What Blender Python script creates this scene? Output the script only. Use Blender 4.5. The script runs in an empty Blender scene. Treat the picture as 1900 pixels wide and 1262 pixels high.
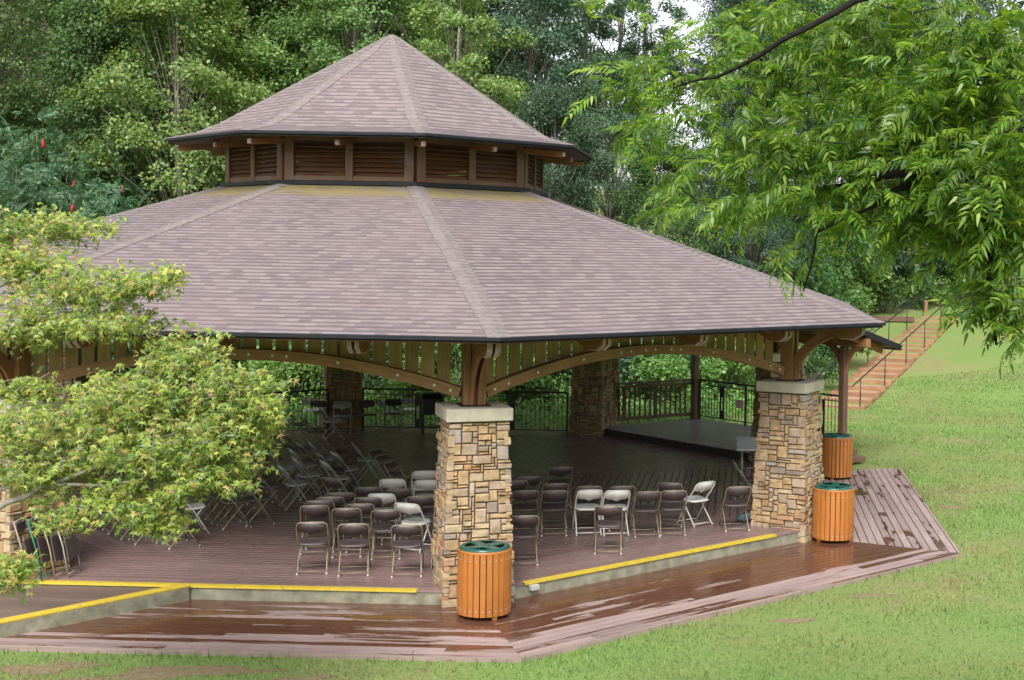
import bpy, bmesh, math, random
import numpy as np
from mathutils import Vector, Matrix
# ---------------------------------------------------------------- camera
SC = bpy.context.scene
rad = math.radians
cd = bpy.data.cameras.new('camera'); cam = bpy.data.objects.new('camera', cd)
SC.collection.objects.link(cam); SC.camera = cam
PT, RL, YW = rad(-2.061), rad(-1.008), rad(13.602)
_fw = Vector((math.sin(YW)*math.cos(PT), math.cos(YW)*math.cos(PT), math.sin(PT)))
_rt = Vector((math.cos(YW), -math.sin(YW), 0)); _up = _rt.cross(_fw)
_X = _rt*math.cos(RL) - _up*math.sin(RL); _Y = _rt*math.sin(RL) + _up*math.cos(RL)
m4 = Matrix((_X, _Y, -_fw)).transposed().to_4x4(); m4.translation = Vector((0, -27.929, 4.783))
cam.matrix_world = m4
cd.sensor_width = 36; cd.lens = 2524.604/1900*36
cd.shift_x = -383.99/1900; cd.shift_y = -77.34/1900
cd.clip_start = .1; cd.clip_end = 3000
# ---------------------------------------------------------------- light
SUN_EL, SUN_AZ = 45.0, 197.0       # azimuth clockwise from +y: high, behind the camera on its left
w = bpy.data.worlds.new('World'); SC.world = w; w.use_nodes = True
wn = w.node_tree.nodes; wl = w.node_tree.links
sky = wn.new('ShaderNodeTexSky'); sky.sky_type = 'NISHITA'; sky.sun_disc = False
sky.sun_elevation = rad(SUN_EL); sky.sun_rotation = rad(SUN_AZ)
sky.dust_density = 3.0; sky.air_density = 1.0
hs = wn.new('ShaderNodeHueSaturation'); hs.inputs['Saturation'].default_value = .22
bg = wn['Background']; bg.inputs[1].default_value = .15
wl.new(sky.outputs[0], hs.inputs['Color']); wl.new(hs.outputs[0], bg.inputs[0])
sd = bpy.data.lights.new('sun', 'SUN'); sd.energy = 1.5; sd.angle = rad(30); sd.color = (1, .96, .9)
sun = bpy.data.objects.new('sun', sd); SC.collection.objects.link(sun)
sun.rotation_euler = (rad(90-SUN_EL), 0, rad(180-SUN_AZ))
SC.view_settings.view_transform = 'Standard'; SC.view_settings.look = 'None'
SC.view_settings.gamma = 1; SC.view_settings.exposure = 1.2
SC.cycles.max_bounces = 6; SC.cycles.transparent_max_bounces = 4
# ---------------------------------------------------------------- helpers
COL = SC.collection
def tag(o, label=None, cat=None, group=None, kind=None):
    if label: o['label'] = label
    if cat: o['category'] = cat
    if group: o['group'] = group
    if kind: o['kind'] = kind
    return o
def empty(name, loc=(0,0,0), rz=0, **k):
    o = bpy.data.objects.new(name, None); COL.objects.link(o); o.empty_display_size = .2
    o.location = loc; o.rotation_euler = (0,0,rz); return tag(o, **k)
def link(name, me, mat, parent=None, **k):
    if mat is not None and len(me.materials) == 0: me.materials.append(mat)
    o = bpy.data.objects.new(name, me); COL.objects.link(o)
    if parent is not None: o.parent = parent
    return tag(o, **k)
def copy_tree(o, parent=None):
    c = o.copy(); COL.objects.link(c); c.parent = parent
    for ch in o.children: copy_tree(ch, c)
    return c
class MB:
    def __init__(s): s.v = []; s.f = []; s.uv = []; s.sm = []
    def add(s, vs, fs, uvs=None, smooth=False):
        b = len(s.v); s.v += [tuple(v) for v in vs]; s.f += [tuple(b+i for i in f) for f in fs]
        s.uv += list(uvs) if uvs is not None else [(v[0], v[1]) for v in vs]
        s.sm += [smooth]*len(fs)
    def box(s, c, size, X=(1,0,0), Y=(0,1,0), Z=(0,0,1), uvf=None, top=None):
        c = Vector(c); X = Vector(X); Y = Vector(Y); Z = Vector(Z); a, b, h = size[0]/2, size[1]/2, size[2]/2
        t = top or 1
        vs = [c+X*(i*a*q)+Y*(j*b*q)+Z*(k*h) for k, q in ((-1,1),(1,t)) for i, j in ((-1,-1),(1,-1),(1,1),(-1,1))]
        fs = [(3,2,1,0),(4,5,6,7),(0,1,5,4),(1,2,6,5),(2,3,7,6),(3,0,4,7)]
        s.add(vs, fs, [uvf(v) for v in vs] if uvf else None)
    def bar(s, p, q, w, h, up=(0,0,1), ext=0):
        p = Vector(p); q = Vector(q); d = q-p; L = d.length; X = d/L; up = Vector(up)
        Y = up.cross(X); 
        if Y.length < 1e-5: Y = Vector((0,1,0)).cross(X)
        Y.normalize(); Z = X.cross(Y)
        s.box((p+q)/2, (L+2*ext, w, h), X, Y, Z, uvf=lambda v: ((v-p).dot(X), (v-p).dot(Y)+(v-p).dot(Z)))
    def tube(s, pts, r, n=8, cap=True, smooth=True):
        pts = [Vector(p) for p in pts]; rs = r if isinstance(r, (list, tuple)) else [r]*len(pts)
        vs = []; fs = []; prev = None
        for i, p in enumerate(pts):
            d = (pts[min(i+1, len(pts)-1)] - pts[max(i-1, 0)]).normalized()
            if prev is None:
                a = Vector((0,0,1)) if abs(d.z) < .9 else Vector((1,0,0)); U = d.cross(a).normalized()
            else:
                U = (prev - d*prev.dot(d)).normalized()
            prev = U; W = d.cross(U)
            for k in range(n):
                t = 2*math.pi*k/n; vs.append(p + (U*math.cos(t)+W*math.sin(t))*rs[i])
        for i in range(len(pts)-1):
            for k in range(n):
                a = i*n+k; b = i*n+(k+1) % n; fs.append((a, b, b+n, a+n))
        if cap:
            fs.append(tuple(range(n))[::-1]); fs.append(tuple((len(pts)-1)*n+k for k in range(n)))
        s.add(vs, fs, None, smooth)
    def lathe(s, prof, c=(0,0,0), n=32, smooth=True):
        c = Vector(c); vs = []; fs = []
        for r, z in prof:
            for k in range(n):
                t = 2*math.pi*k/n; vs.append(c+Vector((r*math.cos(t), r*math.sin(t), z)))
        for i in range(len(prof)-1):
            for k in range(n):
                a = i*n+k; b = i*n+(k+1) % n; fs.append((a, b, b+n, a+n))
        s.add(vs, fs, None, smooth)
    def ribbon(s, inner, outer, n, w):
        """solid curved member between two point rows, thickness w along n"""
        n = Vector(n)*w/2; L = len(inner); vs = []; uv = []
        d = 0; prev = None
        for a, b in zip(inner, outer):
            a = Vector(a); b = Vector(b)
            if prev is not None: d += (a-prev).length
            prev = a
            vs += [a-n, b-n, b+n, a+n]; hh = (b-a).length; uv += [(d,0),(d,hh),(d,hh+w),(d,w)]
        fs = []
        for i in range(L-1):
            for k in range(4):
                a = i*4+k; b = i*4+(k+1) % 4; fs.append((a, a+4, b+4, b))
        fs += [(0,1,2,3), tuple((L-1)*4+k for k in (3,2,1,0))]
        s.add(vs, fs, uv)
    def build(s, name, mat, parent=None, bevel=0, **k):
        me = bpy.data.meshes.new(name); me.from_pydata(s.v, [], s.f)
        u = me.uv_layers.new(name='UVMap'); idx = np.empty(len(me.loops), np.int32); me.loops.foreach_get('vertex_index', idx)
        uva = np.array(s.uv, np.float32)[idx]; u.data.foreach_set('uv', uva.ravel())
        me.polygons.foreach_set('use_smooth', s.sm); me.validate()
        o = link(name, me, mat, parent, **k)
        bm = bmesh.new(); bm.from_mesh(me); bmesh.ops.recalc_face_normals(bm, faces=bm.faces)
        if bevel:
            bmesh.ops.bevel(bm, geom=[e for e in bm.edges if len(e.link_faces) == 2 and e.calc_face_angle(0) > .5], offset=bevel, segments=1, affect='EDGES')
        bm.to_mesh(me); bm.free()
        return o
def fast(name, V, F, mat, parent=None, smooth=False, uv=None, **k):
    """V (n,3), F (m,q) arrays -> object"""
    me = bpy.data.meshes.new(name); V = np.asarray(V, np.float32); F = np.asarray(F, np.int32)
    me.vertices.add(len(V)); me.vertices.foreach_set('co', V.ravel())
    me.loops.add(F.size); me.loops.foreach_set('vertex_index', F.ravel())
    me.polygons.add(len(F)); me.polygons.foreach_set('loop_start', np.arange(0, F.size, F.shape[1], dtype=np.int32))
    me.polygons.foreach_set('loop_total', np.full(len(F), F.shape[1], np.int32))
    if smooth: me.polygons.foreach_set('use_smooth', np.ones(len(F), bool))
    if uv is not None:
        u = me.uv_layers.new(name='UVMap'); u.data.foreach_set('uv', np.asarray(uv, np.float32)[F.ravel()].ravel())
    me.update(); me.validate()
    return link(name, me, mat, parent, **k)
# ---------------------------------------------------------------- materials
class M:
    def __init__(s, name):
        s.m = bpy.data.materials.new(name); s.m.use_nodes = True; s.t = s.m.node_tree
        s.p = s.t.nodes['Principled BSDF']
    def n(s, typ, **k):
        nd = s.t.nodes.new(typ)
        for a, b in k.items():
            if a.startswith('_'): setattr(nd, a[1:], b)
            else: s.set(nd.inputs[a.replace('__', ' ')], b)
        return nd
    def set(s, sock, v):
        if isinstance(v, bpy.types.NodeSocket): s.t.links.new(v, sock)
        else:
            if isinstance(v, tuple) and len(v) == 3 and sock.type == 'RGBA': v = (*v, 1)
            sock.default_value = v
    def math(s, op, a, b=0., c=0., clamp=False):
        nd = s.t.nodes.new('ShaderNodeMath'); nd.operation = op; nd.use_clamp = clamp
        s.set(nd.inputs[0], a); s.set(nd.inputs[1], b); s.set(nd.inputs[2], c); return nd.outputs[0]
    def mix(s, f, a, b, blend='MIX'):
        nd = s.t.nodes.new('ShaderNodeMix'); nd.data_type = 'RGBA'; nd.blend_type = blend
        s.set(nd.inputs[0], f); s.set(nd.inputs[6], a); s.set(nd.inputs[7], b); return nd.outputs[2]
    def ramp(s, f, *stops, interp='LINEAR'):
        nd = s.t.nodes.new('ShaderNodeValToRGB'); nd.color_ramp.interpolation = interp; e = nd.color_ramp.elements
        while len(e) < len(stops): e.new(.5)
        for i, (p, c) in enumerate(stops):
            e[i].position = p; e[i].color = (*c, 1) if isinstance(c, tuple) else (c, c, c, 1)
        s.set(nd.inputs[0], f); return nd.outputs[0]
    def co(s, kind='Object', scale=(1,1,1), loc=(0,0,0)):
        tc = s.n('ShaderNodeTexCoord'); mp = s.n('ShaderNodeMapping')
        s.set(mp.inputs[0], tc.outputs[kind]); mp.inputs['Scale'].default_value = scale; mp.inputs['Location'].default_value = loc
        return mp.outputs[0]
    def noise(s, v, scale=5, detail=4, rough=.6, dist=0):
        nd = s.n('ShaderNodeTexNoise'); s.set(nd.inputs['Vector'], v); nd.inputs['Scale'].default_value = scale
        nd.inputs['Detail'].default_value = detail; nd.inputs['Roughness'].default_value = rough; nd.inputs['Distortion'].default_value = dist
        return nd.outputs[0]
    def isl(s): return s.n('ShaderNodeNewGeometry').outputs['Random Per Island']
    def obr(s): return s.n('ShaderNodeObjectInfo').outputs['Random']
    def out(s, col, rough=.6, bump=None, bs=.3, bd=.02, metal=0, spec=.5):
        s.set(s.p.inputs['Base Color'], col); s.set(s.p.inputs['Roughness'], rough)
        s.set(s.p.inputs['Metallic'], metal); s.set(s.p.inputs['Specular IOR Level'], spec)
        if bump is not None:
            b = s.n('ShaderNodeBump'); s.set(b.inputs['Height'], bump); b.inputs['Strength'].default_value = bs; b.inputs['Distance'].default_value = bd
            s.set(s.p.inputs['Normal'], b.outputs[0])
        return s.m
def simple(name, c, rough=.5, var=.25, scale=6, metal=0, spec=.5, bs=.15, isl=0.):
    m = M(name); n = m.noise(m.co(), scale, 5)
    d = tuple(x*(1-var) for x in c); l = tuple(min(1, x*(1+var)) for x in c)
    col = m.ramp(n, (.3, d), (.7, l))
    if isl: col = m.mix(m.math('MULTIPLY', m.isl(), isl), col, tuple(x*.45 for x in c))
    return m.out(col, m.ramp(n, (.3, min(1, rough+.08)), (.7, max(0, rough-.08))), n, bs, .01, metal, spec)
def wood(name, dark, light, rough=.55, grain=18, isl=.4, uv=True, grey=None):
    m = M(name); c = m.co('UV' if uv else 'Object', (1, grain, grain))
    n = m.noise(c, 1.6, 6, .65, .6); n2 = m.noise(m.co('Object'), 1.7, 4)
    col = m.ramp(n, (.28, dark), (.72, light))
    col = m.mix(m.math('MULTIPLY', m.isl(), isl), col, tuple(x*.6 for x in dark))
    if grey: col = m.mix(m.ramp(n2, (.5, 0.), (.68, .8)), col, grey)
    else: col = m.mix(m.ramp(n2, (.45, 0.), (.7, .45)), col, tuple(x*.55 for x in dark))
    return m.out(col, m.ramp(n, (.3, rough+.1), (.7, rough-.1)), n, .35, .006)
def foliage(name, cols, trans=.42, rough=.45, objvar=.35, patch=.35, tcol=None, spec=.4, ps=.9):
    m = M(name); st = [(i/(len(cols)-1) if len(cols) > 1 else 0, c) for i, c in enumerate(cols)]
    col = m.ramp(m.isl(), *st)
    o = m.obr(); hv = m.n('ShaderNodeHueSaturation')
    m.set(hv.inputs['Color'], col); m.set(hv.inputs['Value'], m.math('ADD', m.math('MULTIPLY', o, objvar*2), 1-objvar))
    m.set(hv.inputs['Hue'], m.math('ADD', m.math('MULTIPLY', m.math('FRACT', m.math('MULTIPLY', o, 7.31)), .05), .475))
    n = m.noise(m.co('Object'), ps, 3)
    c2 = m.mix(m.ramp(n, (.35, 0.), (.65, patch)), hv.outputs[0], tuple(x*.55 for x in cols[0]))
    m.out(c2, rough, spec=spec)
    tr = m.n('ShaderNodeBsdfTranslucent'); m.set(tr.inputs[0], m.mix(1., c2, tcol or (1.25, 1.3, .7), 'MULTIPLY'))
    mx = m.n('ShaderNodeMixShader'); mx.inputs[0].default_value = trans
    m.t.links.new(m.p.outputs[0], mx.inputs[1]); m.t.links.new(tr.outputs[0], mx.inputs[2])
    m.t.links.new(mx.outputs[0], m.t.nodes['Material Output'].inputs[0])
    return m.m
def shingle_mat():
    m = M('shingles'); uv = m.co('UV')
    br = m.n('ShaderNodeTexBrick', _offset=.37, _offset_frequency=2, Scale=1.0, Mortar__Size=.003, Bias=0.0, Brick__Width=.17, Row__Height=.145)
    m.set(br.inputs['Vector'], uv); m.set(br.inputs['Color1'], (0,0,0)); m.set(br.inputs['Color2'], (1,1,1)); m.set(br.inputs['Mortar'], (.3,.3,.3))
    tone = m.ramp(br.outputs[0], (0, (.135,.102,.106)), (.3, (.165,.130,.134)), (.6, (.188,.151,.153)), (.85, (.208,.170,.167)), (1, (.16,.122,.122)))
    n = m.noise(m.co('Object'), .55, 5); g = m.noise(m.co('Object'), 90, 2)
    sx = m.n('ShaderNodeSeparateXYZ'); m.set(sx.inputs[0], uv)
    # each course's shadow line painted into the colour, like laminated shingles' printed band
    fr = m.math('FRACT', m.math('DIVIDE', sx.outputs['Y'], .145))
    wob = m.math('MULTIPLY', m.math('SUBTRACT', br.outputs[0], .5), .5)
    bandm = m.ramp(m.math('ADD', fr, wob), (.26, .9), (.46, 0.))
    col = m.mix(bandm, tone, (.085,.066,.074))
    col = m.mix(m.ramp(n, (.4, 0.), (.68, .4)), col, (.20,.145,.152))
    col = m.mix(m.math('MULTIPLY', g, .35), col, (.24,.205,.205))
    nz = m.noise(m.co('Object'), .9, 5, .65)
    band = m.math('MULTIPLY', m.math('SUBTRACT', sx.outputs['Y'], 6.15), 3.5, clamp=True)
    moss = m.math('MULTIPLY', band, m.ramp(nz, (.36, .2), (.5, .85)), clamp=True)
    col = m.mix(moss, col, (.20,.165,.065))
    st = m.noise(m.co('UV', (1.3, 1.1, 1), (4.3, 0, 0)), 1., 4, .7)
    col = m.mix(m.ramp(st, (.62, 0.), (.68, .45)), col, (.13,.085,.092))
    return m.out(col, .85, m.math('ADD', m.math('MULTIPLY', g, .5), br.outputs['Fac']), .25, .01, spec=.3)
def deck_mat(name, dry, dry2, wetness=0, rough=.5, blotch=False):
    m = M(name); g = m.noise(m.co('UV', (1.2, 26, 1)), 1.5, 5, .65); isl = m.isl()
    col = m.ramp(g, (.3, dry), (.7, dry2)); col = m.mix(m.math('MULTIPLY', isl, .5), col, tuple(x*.62 for x in dry))
    big = m.noise(m.co('Object'), .5, 4); col = m.mix(m.ramp(big, (.45, 0.), (.7, .4)), col, tuple(x*.7 for x in dry))
    rg = m.ramp(g, (.3, rough+.1), (.7, rough-.06)); bump = g
    if wetness:
        uv = m.co('UV'); sx = m.n('ShaderNodeSeparateXYZ'); m.set(sx.inputs[0], uv)
        a = m.noise(m.co('UV', (.55, 5.2, 1)), 1.0, 5, .68, .2); b = m.noise(m.co('UV', (.16, .5, 1), (3.1, 1.7, 0)), 1.0, 3)
        v = sx.outputs['Y']                         # distance in from the outer edge of the lower deck
        env = m.ramp(m.math('DIVIDE', v, 2.6), (.1, 0.), (.26, .62), (.42, 1.), (.8, 1.), (.97, .55))
        s = m.math('ADD', m.math('ADD', m.math('MULTIPLY', a, .8), m.math('MULTIPLY', b, .55)), m.math('MULTIPLY', isl, .30))
        s = m.math('ADD', s, m.math('MULTIPLY', env, .34)) if not blotch else m.math('ADD', m.math('ADD', m.math('MULTIPLY', m.noise(m.co('UV', (1.3, 5.5, 1), (7, 2, 0)), 1., 3, .5), .9), m.math('MULTIPLY', b, .45)), m.math('MULTIPLY', isl, .22))
        wet = m.ramp(s, (wetness-.03, 0.), (wetness+.02, 1.))
        col = m.mix(wet, col, m.ramp(g, (.3, (.065,.028,.018)), (.7, (.15,.068,.042))))
        rg = m.mix(wet, rg, m.ramp(a, (.4, .28), (.6, .12)))
        bump = m.mix(wet, g, m.mix(1., g, (.15,.15,.15), 'MULTIPLY'))
    return m.out(col, rg, bump, .3, .006)
MAT = {}
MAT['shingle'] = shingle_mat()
MAT['hipcap'] = simple('hip_shingles', (.19,.16,.155), .85, .18, 14, isl=.25, spec=.3)
MAT['edge'] = simple('drip_edge', (.012,.013,.017), .6, .2, spec=.25)
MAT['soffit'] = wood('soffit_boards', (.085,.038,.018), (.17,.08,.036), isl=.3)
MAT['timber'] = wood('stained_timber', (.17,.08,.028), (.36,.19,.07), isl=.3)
MAT['lpost'] = wood('louvre_post_wood', (.085,.038,.02), (.17,.08,.038), isl=.4, grey=(.12,.10,.085))
MAT['slat'] = wood('stained_slats', (.24,.145,.045), (.47,.30,.11), isl=.5)
MAT['louvre'] = wood('louvre_wood', (.09,.038,.018), (.19,.085,.038), isl=.5, grey=(.13,.10,.085))
MAT['brace'] = wood('brace_timber', (.15,.062,.025), (.32,.15,.06), isl=.2)
MAT['railwood'] = wood('railing_wood', (.11,.055,.04), (.22,.12,.085), isl=.3)
MAT['endgrain'] = simple('weathered_end', (.34,.25,.24), .7, .3, 20)
MAT['bolt'] = simple('galvanised_bolt', (.48,.5,.46), .45, .15, metal=.4)
MAT['cap'] = simple('cast_cap', (.40,.365,.29), .8, .22, 4)
MAT['mortar'] = simple('mortar', (.055,.048,.042), .9, .3, 20)
m = M('ledge_stone'); i_ = m.isl(); nn = m.noise(m.co(), 9, 6, .65); 
c_ = m.ramp(i_, (0,(.34,.235,.13)), (.12,(.42,.28,.15)), (.23,(.31,.24,.17)), (.34,(.45,.345,.21)), (.45,(.36,.20,.10)), (.54,(.40,.31,.20)), (.63,(.23,.19,.165)), (.69,(.44,.30,.155)), (.79,(.38,.28,.205)), (.88,(.43,.26,.16)), (.95,(.30,.27,.25)), interp='CONSTANT')
c_ = m.mix(m.ramp(nn, (.4, 0.), (.62, .7)), c_, (.20,.135,.08)); c_ = m.mix(m.ramp(m.noise(m.co(), 4.3, 5), (.52, 0.), (.7, .55)), c_, (.42,.35,.25))
MAT['stone'] = m.out(c_, .85, nn, .6, .02, spec=.25)
MAT['concrete'] = simple('stained_concrete', (.20,.19,.135), .85, .45, 5)
m = M('worn_yellow_paint'); n_ = m.noise(m.co(), 7, 6, .7); n2_ = m.noise(m.co('Object', (1, 1, 1)), 28, 4, .7)
yc = m.ramp(n_, (.3, (.42,.30,.02)), (.65, (.60,.45,.035)))
yc = m.mix(m.ramp(m.math('ADD', m.math('MULTIPLY', n_, .5), m.math('MULTIPLY', n2_, .5)), (.54, 0.), (.62, .75)), yc, (.20,.16,.08))
MAT['yellow'] = m.out(yc, .7, n2_, .3, .004)
MAT['floor'] = deck_mat('floor_planks', (.205,.130,.124), (.33,.225,.21), 0, .24)
MAT['deck'] = deck_mat('wet_deck_planks', (.25,.175,.165), (.43,.325,.305), .985, .5)
MAT['deckside'] = deck_mat('damp_deck_planks', (.25,.175,.165), (.42,.32,.295), .915, .5, True)
MAT['ramp'] = deck_mat('ramp_planks', (.115,.08,.065), (.20,.14,.115), 0, .6)
MAT['blackmetal'] = simple('black_metal', (.012,.013,.015), .4, .2)
MAT['stagetop'] = deck_mat('stage_planks', (.33,.275,.30), (.47,.41,.44), 0, .3)
MAT['dark'] = simple('dark_board', (.02,.017,.016), .8)
MAT['orange'] = wood('orange_recycled_slats', (.34,.115,.02), (.44,.165,.036), rough=.5, grain=9, isl=.22)
MAT['green'] = simple('green_lid_paint', (.012,.075,.06), .28, .2)
MAT['brownp'] = simple('brown_chair_plastic', (.088,.068,.068), .38, .15)
MAT['brownf'] = simple('bronze_chair_frame', (.26,.21,.155), .42, .2, metal=.25)
MAT['whitep'] = simple('white_chair_plastic', (.74,.73,.69), .4, .06)
MAT['whitef'] = simple('white_chair_frame', (.70,.69,.65), .4, .06)
MAT['greyp'] = simple('grey_chair_plastic', (.36,.37,.36), .4, .12)
MAT['greyf'] = simple('grey_chair_frame', (.33,.33,.31), .4, .15, metal=.3)
MAT['rubber'] = simple('pale_foot_cap', (.5,.48,.43), .6)
MAT['tan'] = simple('tan_chair_frame', (.28,.22,.14), .5)
MAT['greenf'] = simple('green_fabric', (.02,.16,.09), .7)
MAT['tabletop'] = simple('table_top', (.62,.61,.63), .32, .06)
MAT['steps'] = wood('new_step_timber', (.24,.12,.06), (.40,.22,.115), isl=.5, rough=.7)
MAT['tread'] = simple('gravel_tread', (.33,.21,.125), .95, .25, 30)
MAT['bark'] = simple('grey_bark', (.20,.175,.155), .9, .4, 9, bs=.6)
MAT['barkd'] = simple('dark_bark', (.016,.013,.012), .95, .4, 14, bs=.6, spec=.15)
MAT['barkl'] = simple('pale_maple_bark', (.30,.27,.235), .8, .3, 14, bs=.4)
MAT['f_mid'] = foliage('broadleaf_mid', [(.07,.14,.045),(.115,.20,.065),(.18,.28,.095)], patch=.2)
MAT['f_yel'] = foliage('broadleaf_yellow', [(.11,.195,.055),(.18,.285,.08),(.26,.36,.11),(.33,.39,.13)], objvar=.15, patch=.2)
MAT['f_dark'] = foliage('broadleaf_dark', [(.055,.11,.065),(.085,.155,.09),(.13,.205,.12)], objvar=.2, patch=.2)
MAT['f_blue'] = foliage('conifer', [(.045,.09,.065),(.075,.125,.09),(.11,.165,.12)], trans=.2, patch=.2)
MAT['f_olive'] = foliage('pine_olive', [(.10,.13,.065),(.15,.19,.09),(.21,.24,.13)], trans=.25, patch=.2)
MAT['f_sumac'] = foliage('sumac_leaf', [(.045,.12,.06),(.085,.18,.09),(.15,.25,.13)], trans=.3, objvar=.1)
MAT['f_walnut'] = foliage('walnut_leaf', [(.065,.14,.03),(.14,.245,.03),(.245,.35,.045),(.37,.43,.07)], trans=.5, rough=.35, objvar=0, patch=.6, tcol=(1.4,1.4,.6), spec=.5, ps=2.6)
MAT['f_maple'] = foliage('maple_leaf', [(.07,.16,.04),(.12,.24,.05),(.17,.31,.06),(.22,.36,.065),(.28,.41,.075),(.34,.45,.09),(.40,.46,.11),(.42,.28,.10)], trans=.4, rough=.35, objvar=0, patch=.25, tcol=(1.2,1.25,.7))
MAT['f_under'] = foliage('undergrowth_leaf', [(.12,.22,.06),(.19,.32,.09),(.28,.42,.14)], objvar=.12)
m = M('grass_blade'); o_ = m.co(); gc = m.ramp(m.isl(), (0,(.10,.19,.045)), (.4,(.15,.26,.06)), (.75,(.21,.32,.085)), (1,(.29,.36,.13)))
la = m.noise(o_, .28, 5, .6); lb = m.noise(o_, 1.6, 5, .7)
gc = m.mix(m.ramp(la, (.44, 0.), (.64, .65)), gc, (.25,.27,.105)); gc = m.mix(m.ramp(lb, (.55, 0.), (.75, .35)), gc, (.10,.18,.04))
m.out(gc, .55, spec=.3); tr = m.n('ShaderNodeBsdfTranslucent'); m.set(tr.inputs[0], gc); mx = m.n('ShaderNodeMixShader'); mx.inputs[0].default_value = .35
m.t.links.new(m.p.outputs[0], mx.inputs[1]); m.t.links.new(tr.outputs[0], mx.inputs[2]); m.t.links.new(mx.outputs[0], m.t.nodes['Material Output'].inputs[0]); MAT['grass'] = m.m
m = M('bare_soil'); n_ = m.noise(m.co(), 12, 6, .7); MAT['soil'] = m.out(m.ramp(n_, (.3, (.16,.115,.065)), (.7, (.26,.205,.12))), .95, n_, .6, .03, spec=.2)
MAT['fallen'] = foliage('fallen_leaf', [(.30,.13,.04),(.50,.36,.05),(.36,.20,.08),(.20,.11,.06)], objvar=0)
MAT['red'] = simple('sumac_fruit', (.30,.02,.02), .7)
MAT['nut'] = simple('green_husk', (.16,.22,.05), .6)
# lawn
m = M('lawn'); o = m.co(); a = m.noise(o, .28, 6, .6); b = m.noise(o, 2.2, 6, .7); c = m.noise(o, 22, 4, .7)
gcol = m.ramp(c, (.3, (.11,.18,.045)), (.55, (.16,.24,.065)), (.75, (.22,.29,.09)))
gcol = m.mix(m.ramp(a, (.42, 0.), (.66, .75)), gcol, m.ramp(c, (.3, (.17,.18,.065)), (.7, (.27,.26,.11))))
gcol = m.mix(m.ramp(m.math('ADD', m.math('MULTIPLY', a, .5), m.math('MULTIPLY', b, .6)), (.62, 0.), (.70, .9)), gcol, m.ramp(c, (.3, (.17,.10,.06)), (.7, (.26,.17,.11))))
MAT['lawn'] = m.out(gcol, .9, m.math('ADD', b, c), .5, .05, spec=.2)
# ---------------------------------------------------------------- pavilion geometry
TH = 7.833
def ang(k): return rad(TH+45*k)
def V(k, R, z=0.): a = ang(k); return Vector((R*math.sin(a), -R*math.cos(a), z))
RP, RD, RL_, ZL = 8.56, 9.15, 11.65, -.2
C8 = math.cos(math.pi/8)
def frame(j):
    """side j between corners j and j+1: outward normal n, along t"""
    a = ang(j+.5); return Vector((math.cos(a), math.sin(a), 0)), Vector((math.sin(a), -math.cos(a), 0))
def sp(j, s, ap, z):
    """point on side j: s along from the middle, ap distance from the centre"""
    t, n = frame(j); return n*ap + t*s + Vector((0,0,z))
# ---- ground
SB = Vector((14.006, 13.278)); SDIR = Vector((0.5326, 0.8464)); SL = 19.08
def sstep(x, a, b): t = np.clip((x-a)/(b-a), 0, 1); return t*t*(3-2*t)
def softp(x, k=1.5): return np.where(x > 20*k, x, k*np.log1p(np.exp(np.clip(x/k, -30, 30))))
def gz(x, y):
    x = np.asarray(x, float); y = np.asarray(y, float)
    z = -.265 + .225*softp(-13.8-y, .5)
    s = (x-SB[0])*SDIR[0] + (y-SB[1])*SDIR[1]
    lat = (x-SB[0])*SDIR[1] - (y-SB[1])*SDIR[0]
    hill = 2.1/SL*softp(s, .35); hill = np.where(s > SL+.8, 2.1/SL*(SL+.8)+.09*(s-SL-.8), hill)
    z = z + hill
    z = z + .28*softp(y-19, 1.)*(1-sstep(x, 7, 13))
    z = z + .05*softp(x-16, 2)*sstep(lat, 2, 7)
    inside = np.hypot(x, y)
    z = z - .35*(1-sstep(inside, 8.5, 10.5))
    und = .05*np.sin(x*.9+1.3*np.sin(y*.4))*np.sin(y*.7+.8)
    return z + und*sstep(inside, 12.5, 16)*.8
gx = np.concatenate([np.arange(-150, -24, 6), np.arange(-24, 36, .5), np.arange(36, 151, 6)])
gy = np.concatenate([np.arange(-120, -30, 6), np.arange(-30, 40, .5), np.arange(40, 190, 6)])
GX, GY = np.meshgrid(gx, gy); GV = np.stack([GX, GY, gz(GX, GY)], -1).reshape(-1, 3)
nx = len(gx); ii, jj = np.meshgrid(np.arange(nx-1), np.arange(len(gy)-1)); a0 = (jj*nx+ii).ravel()
GF = np.stack([a0, a0+1, a0+nx+1, a0+nx], -1)
fast('lawn_ground', GV, GF, MAT['lawn'], smooth=True, kind='structure')
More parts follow.
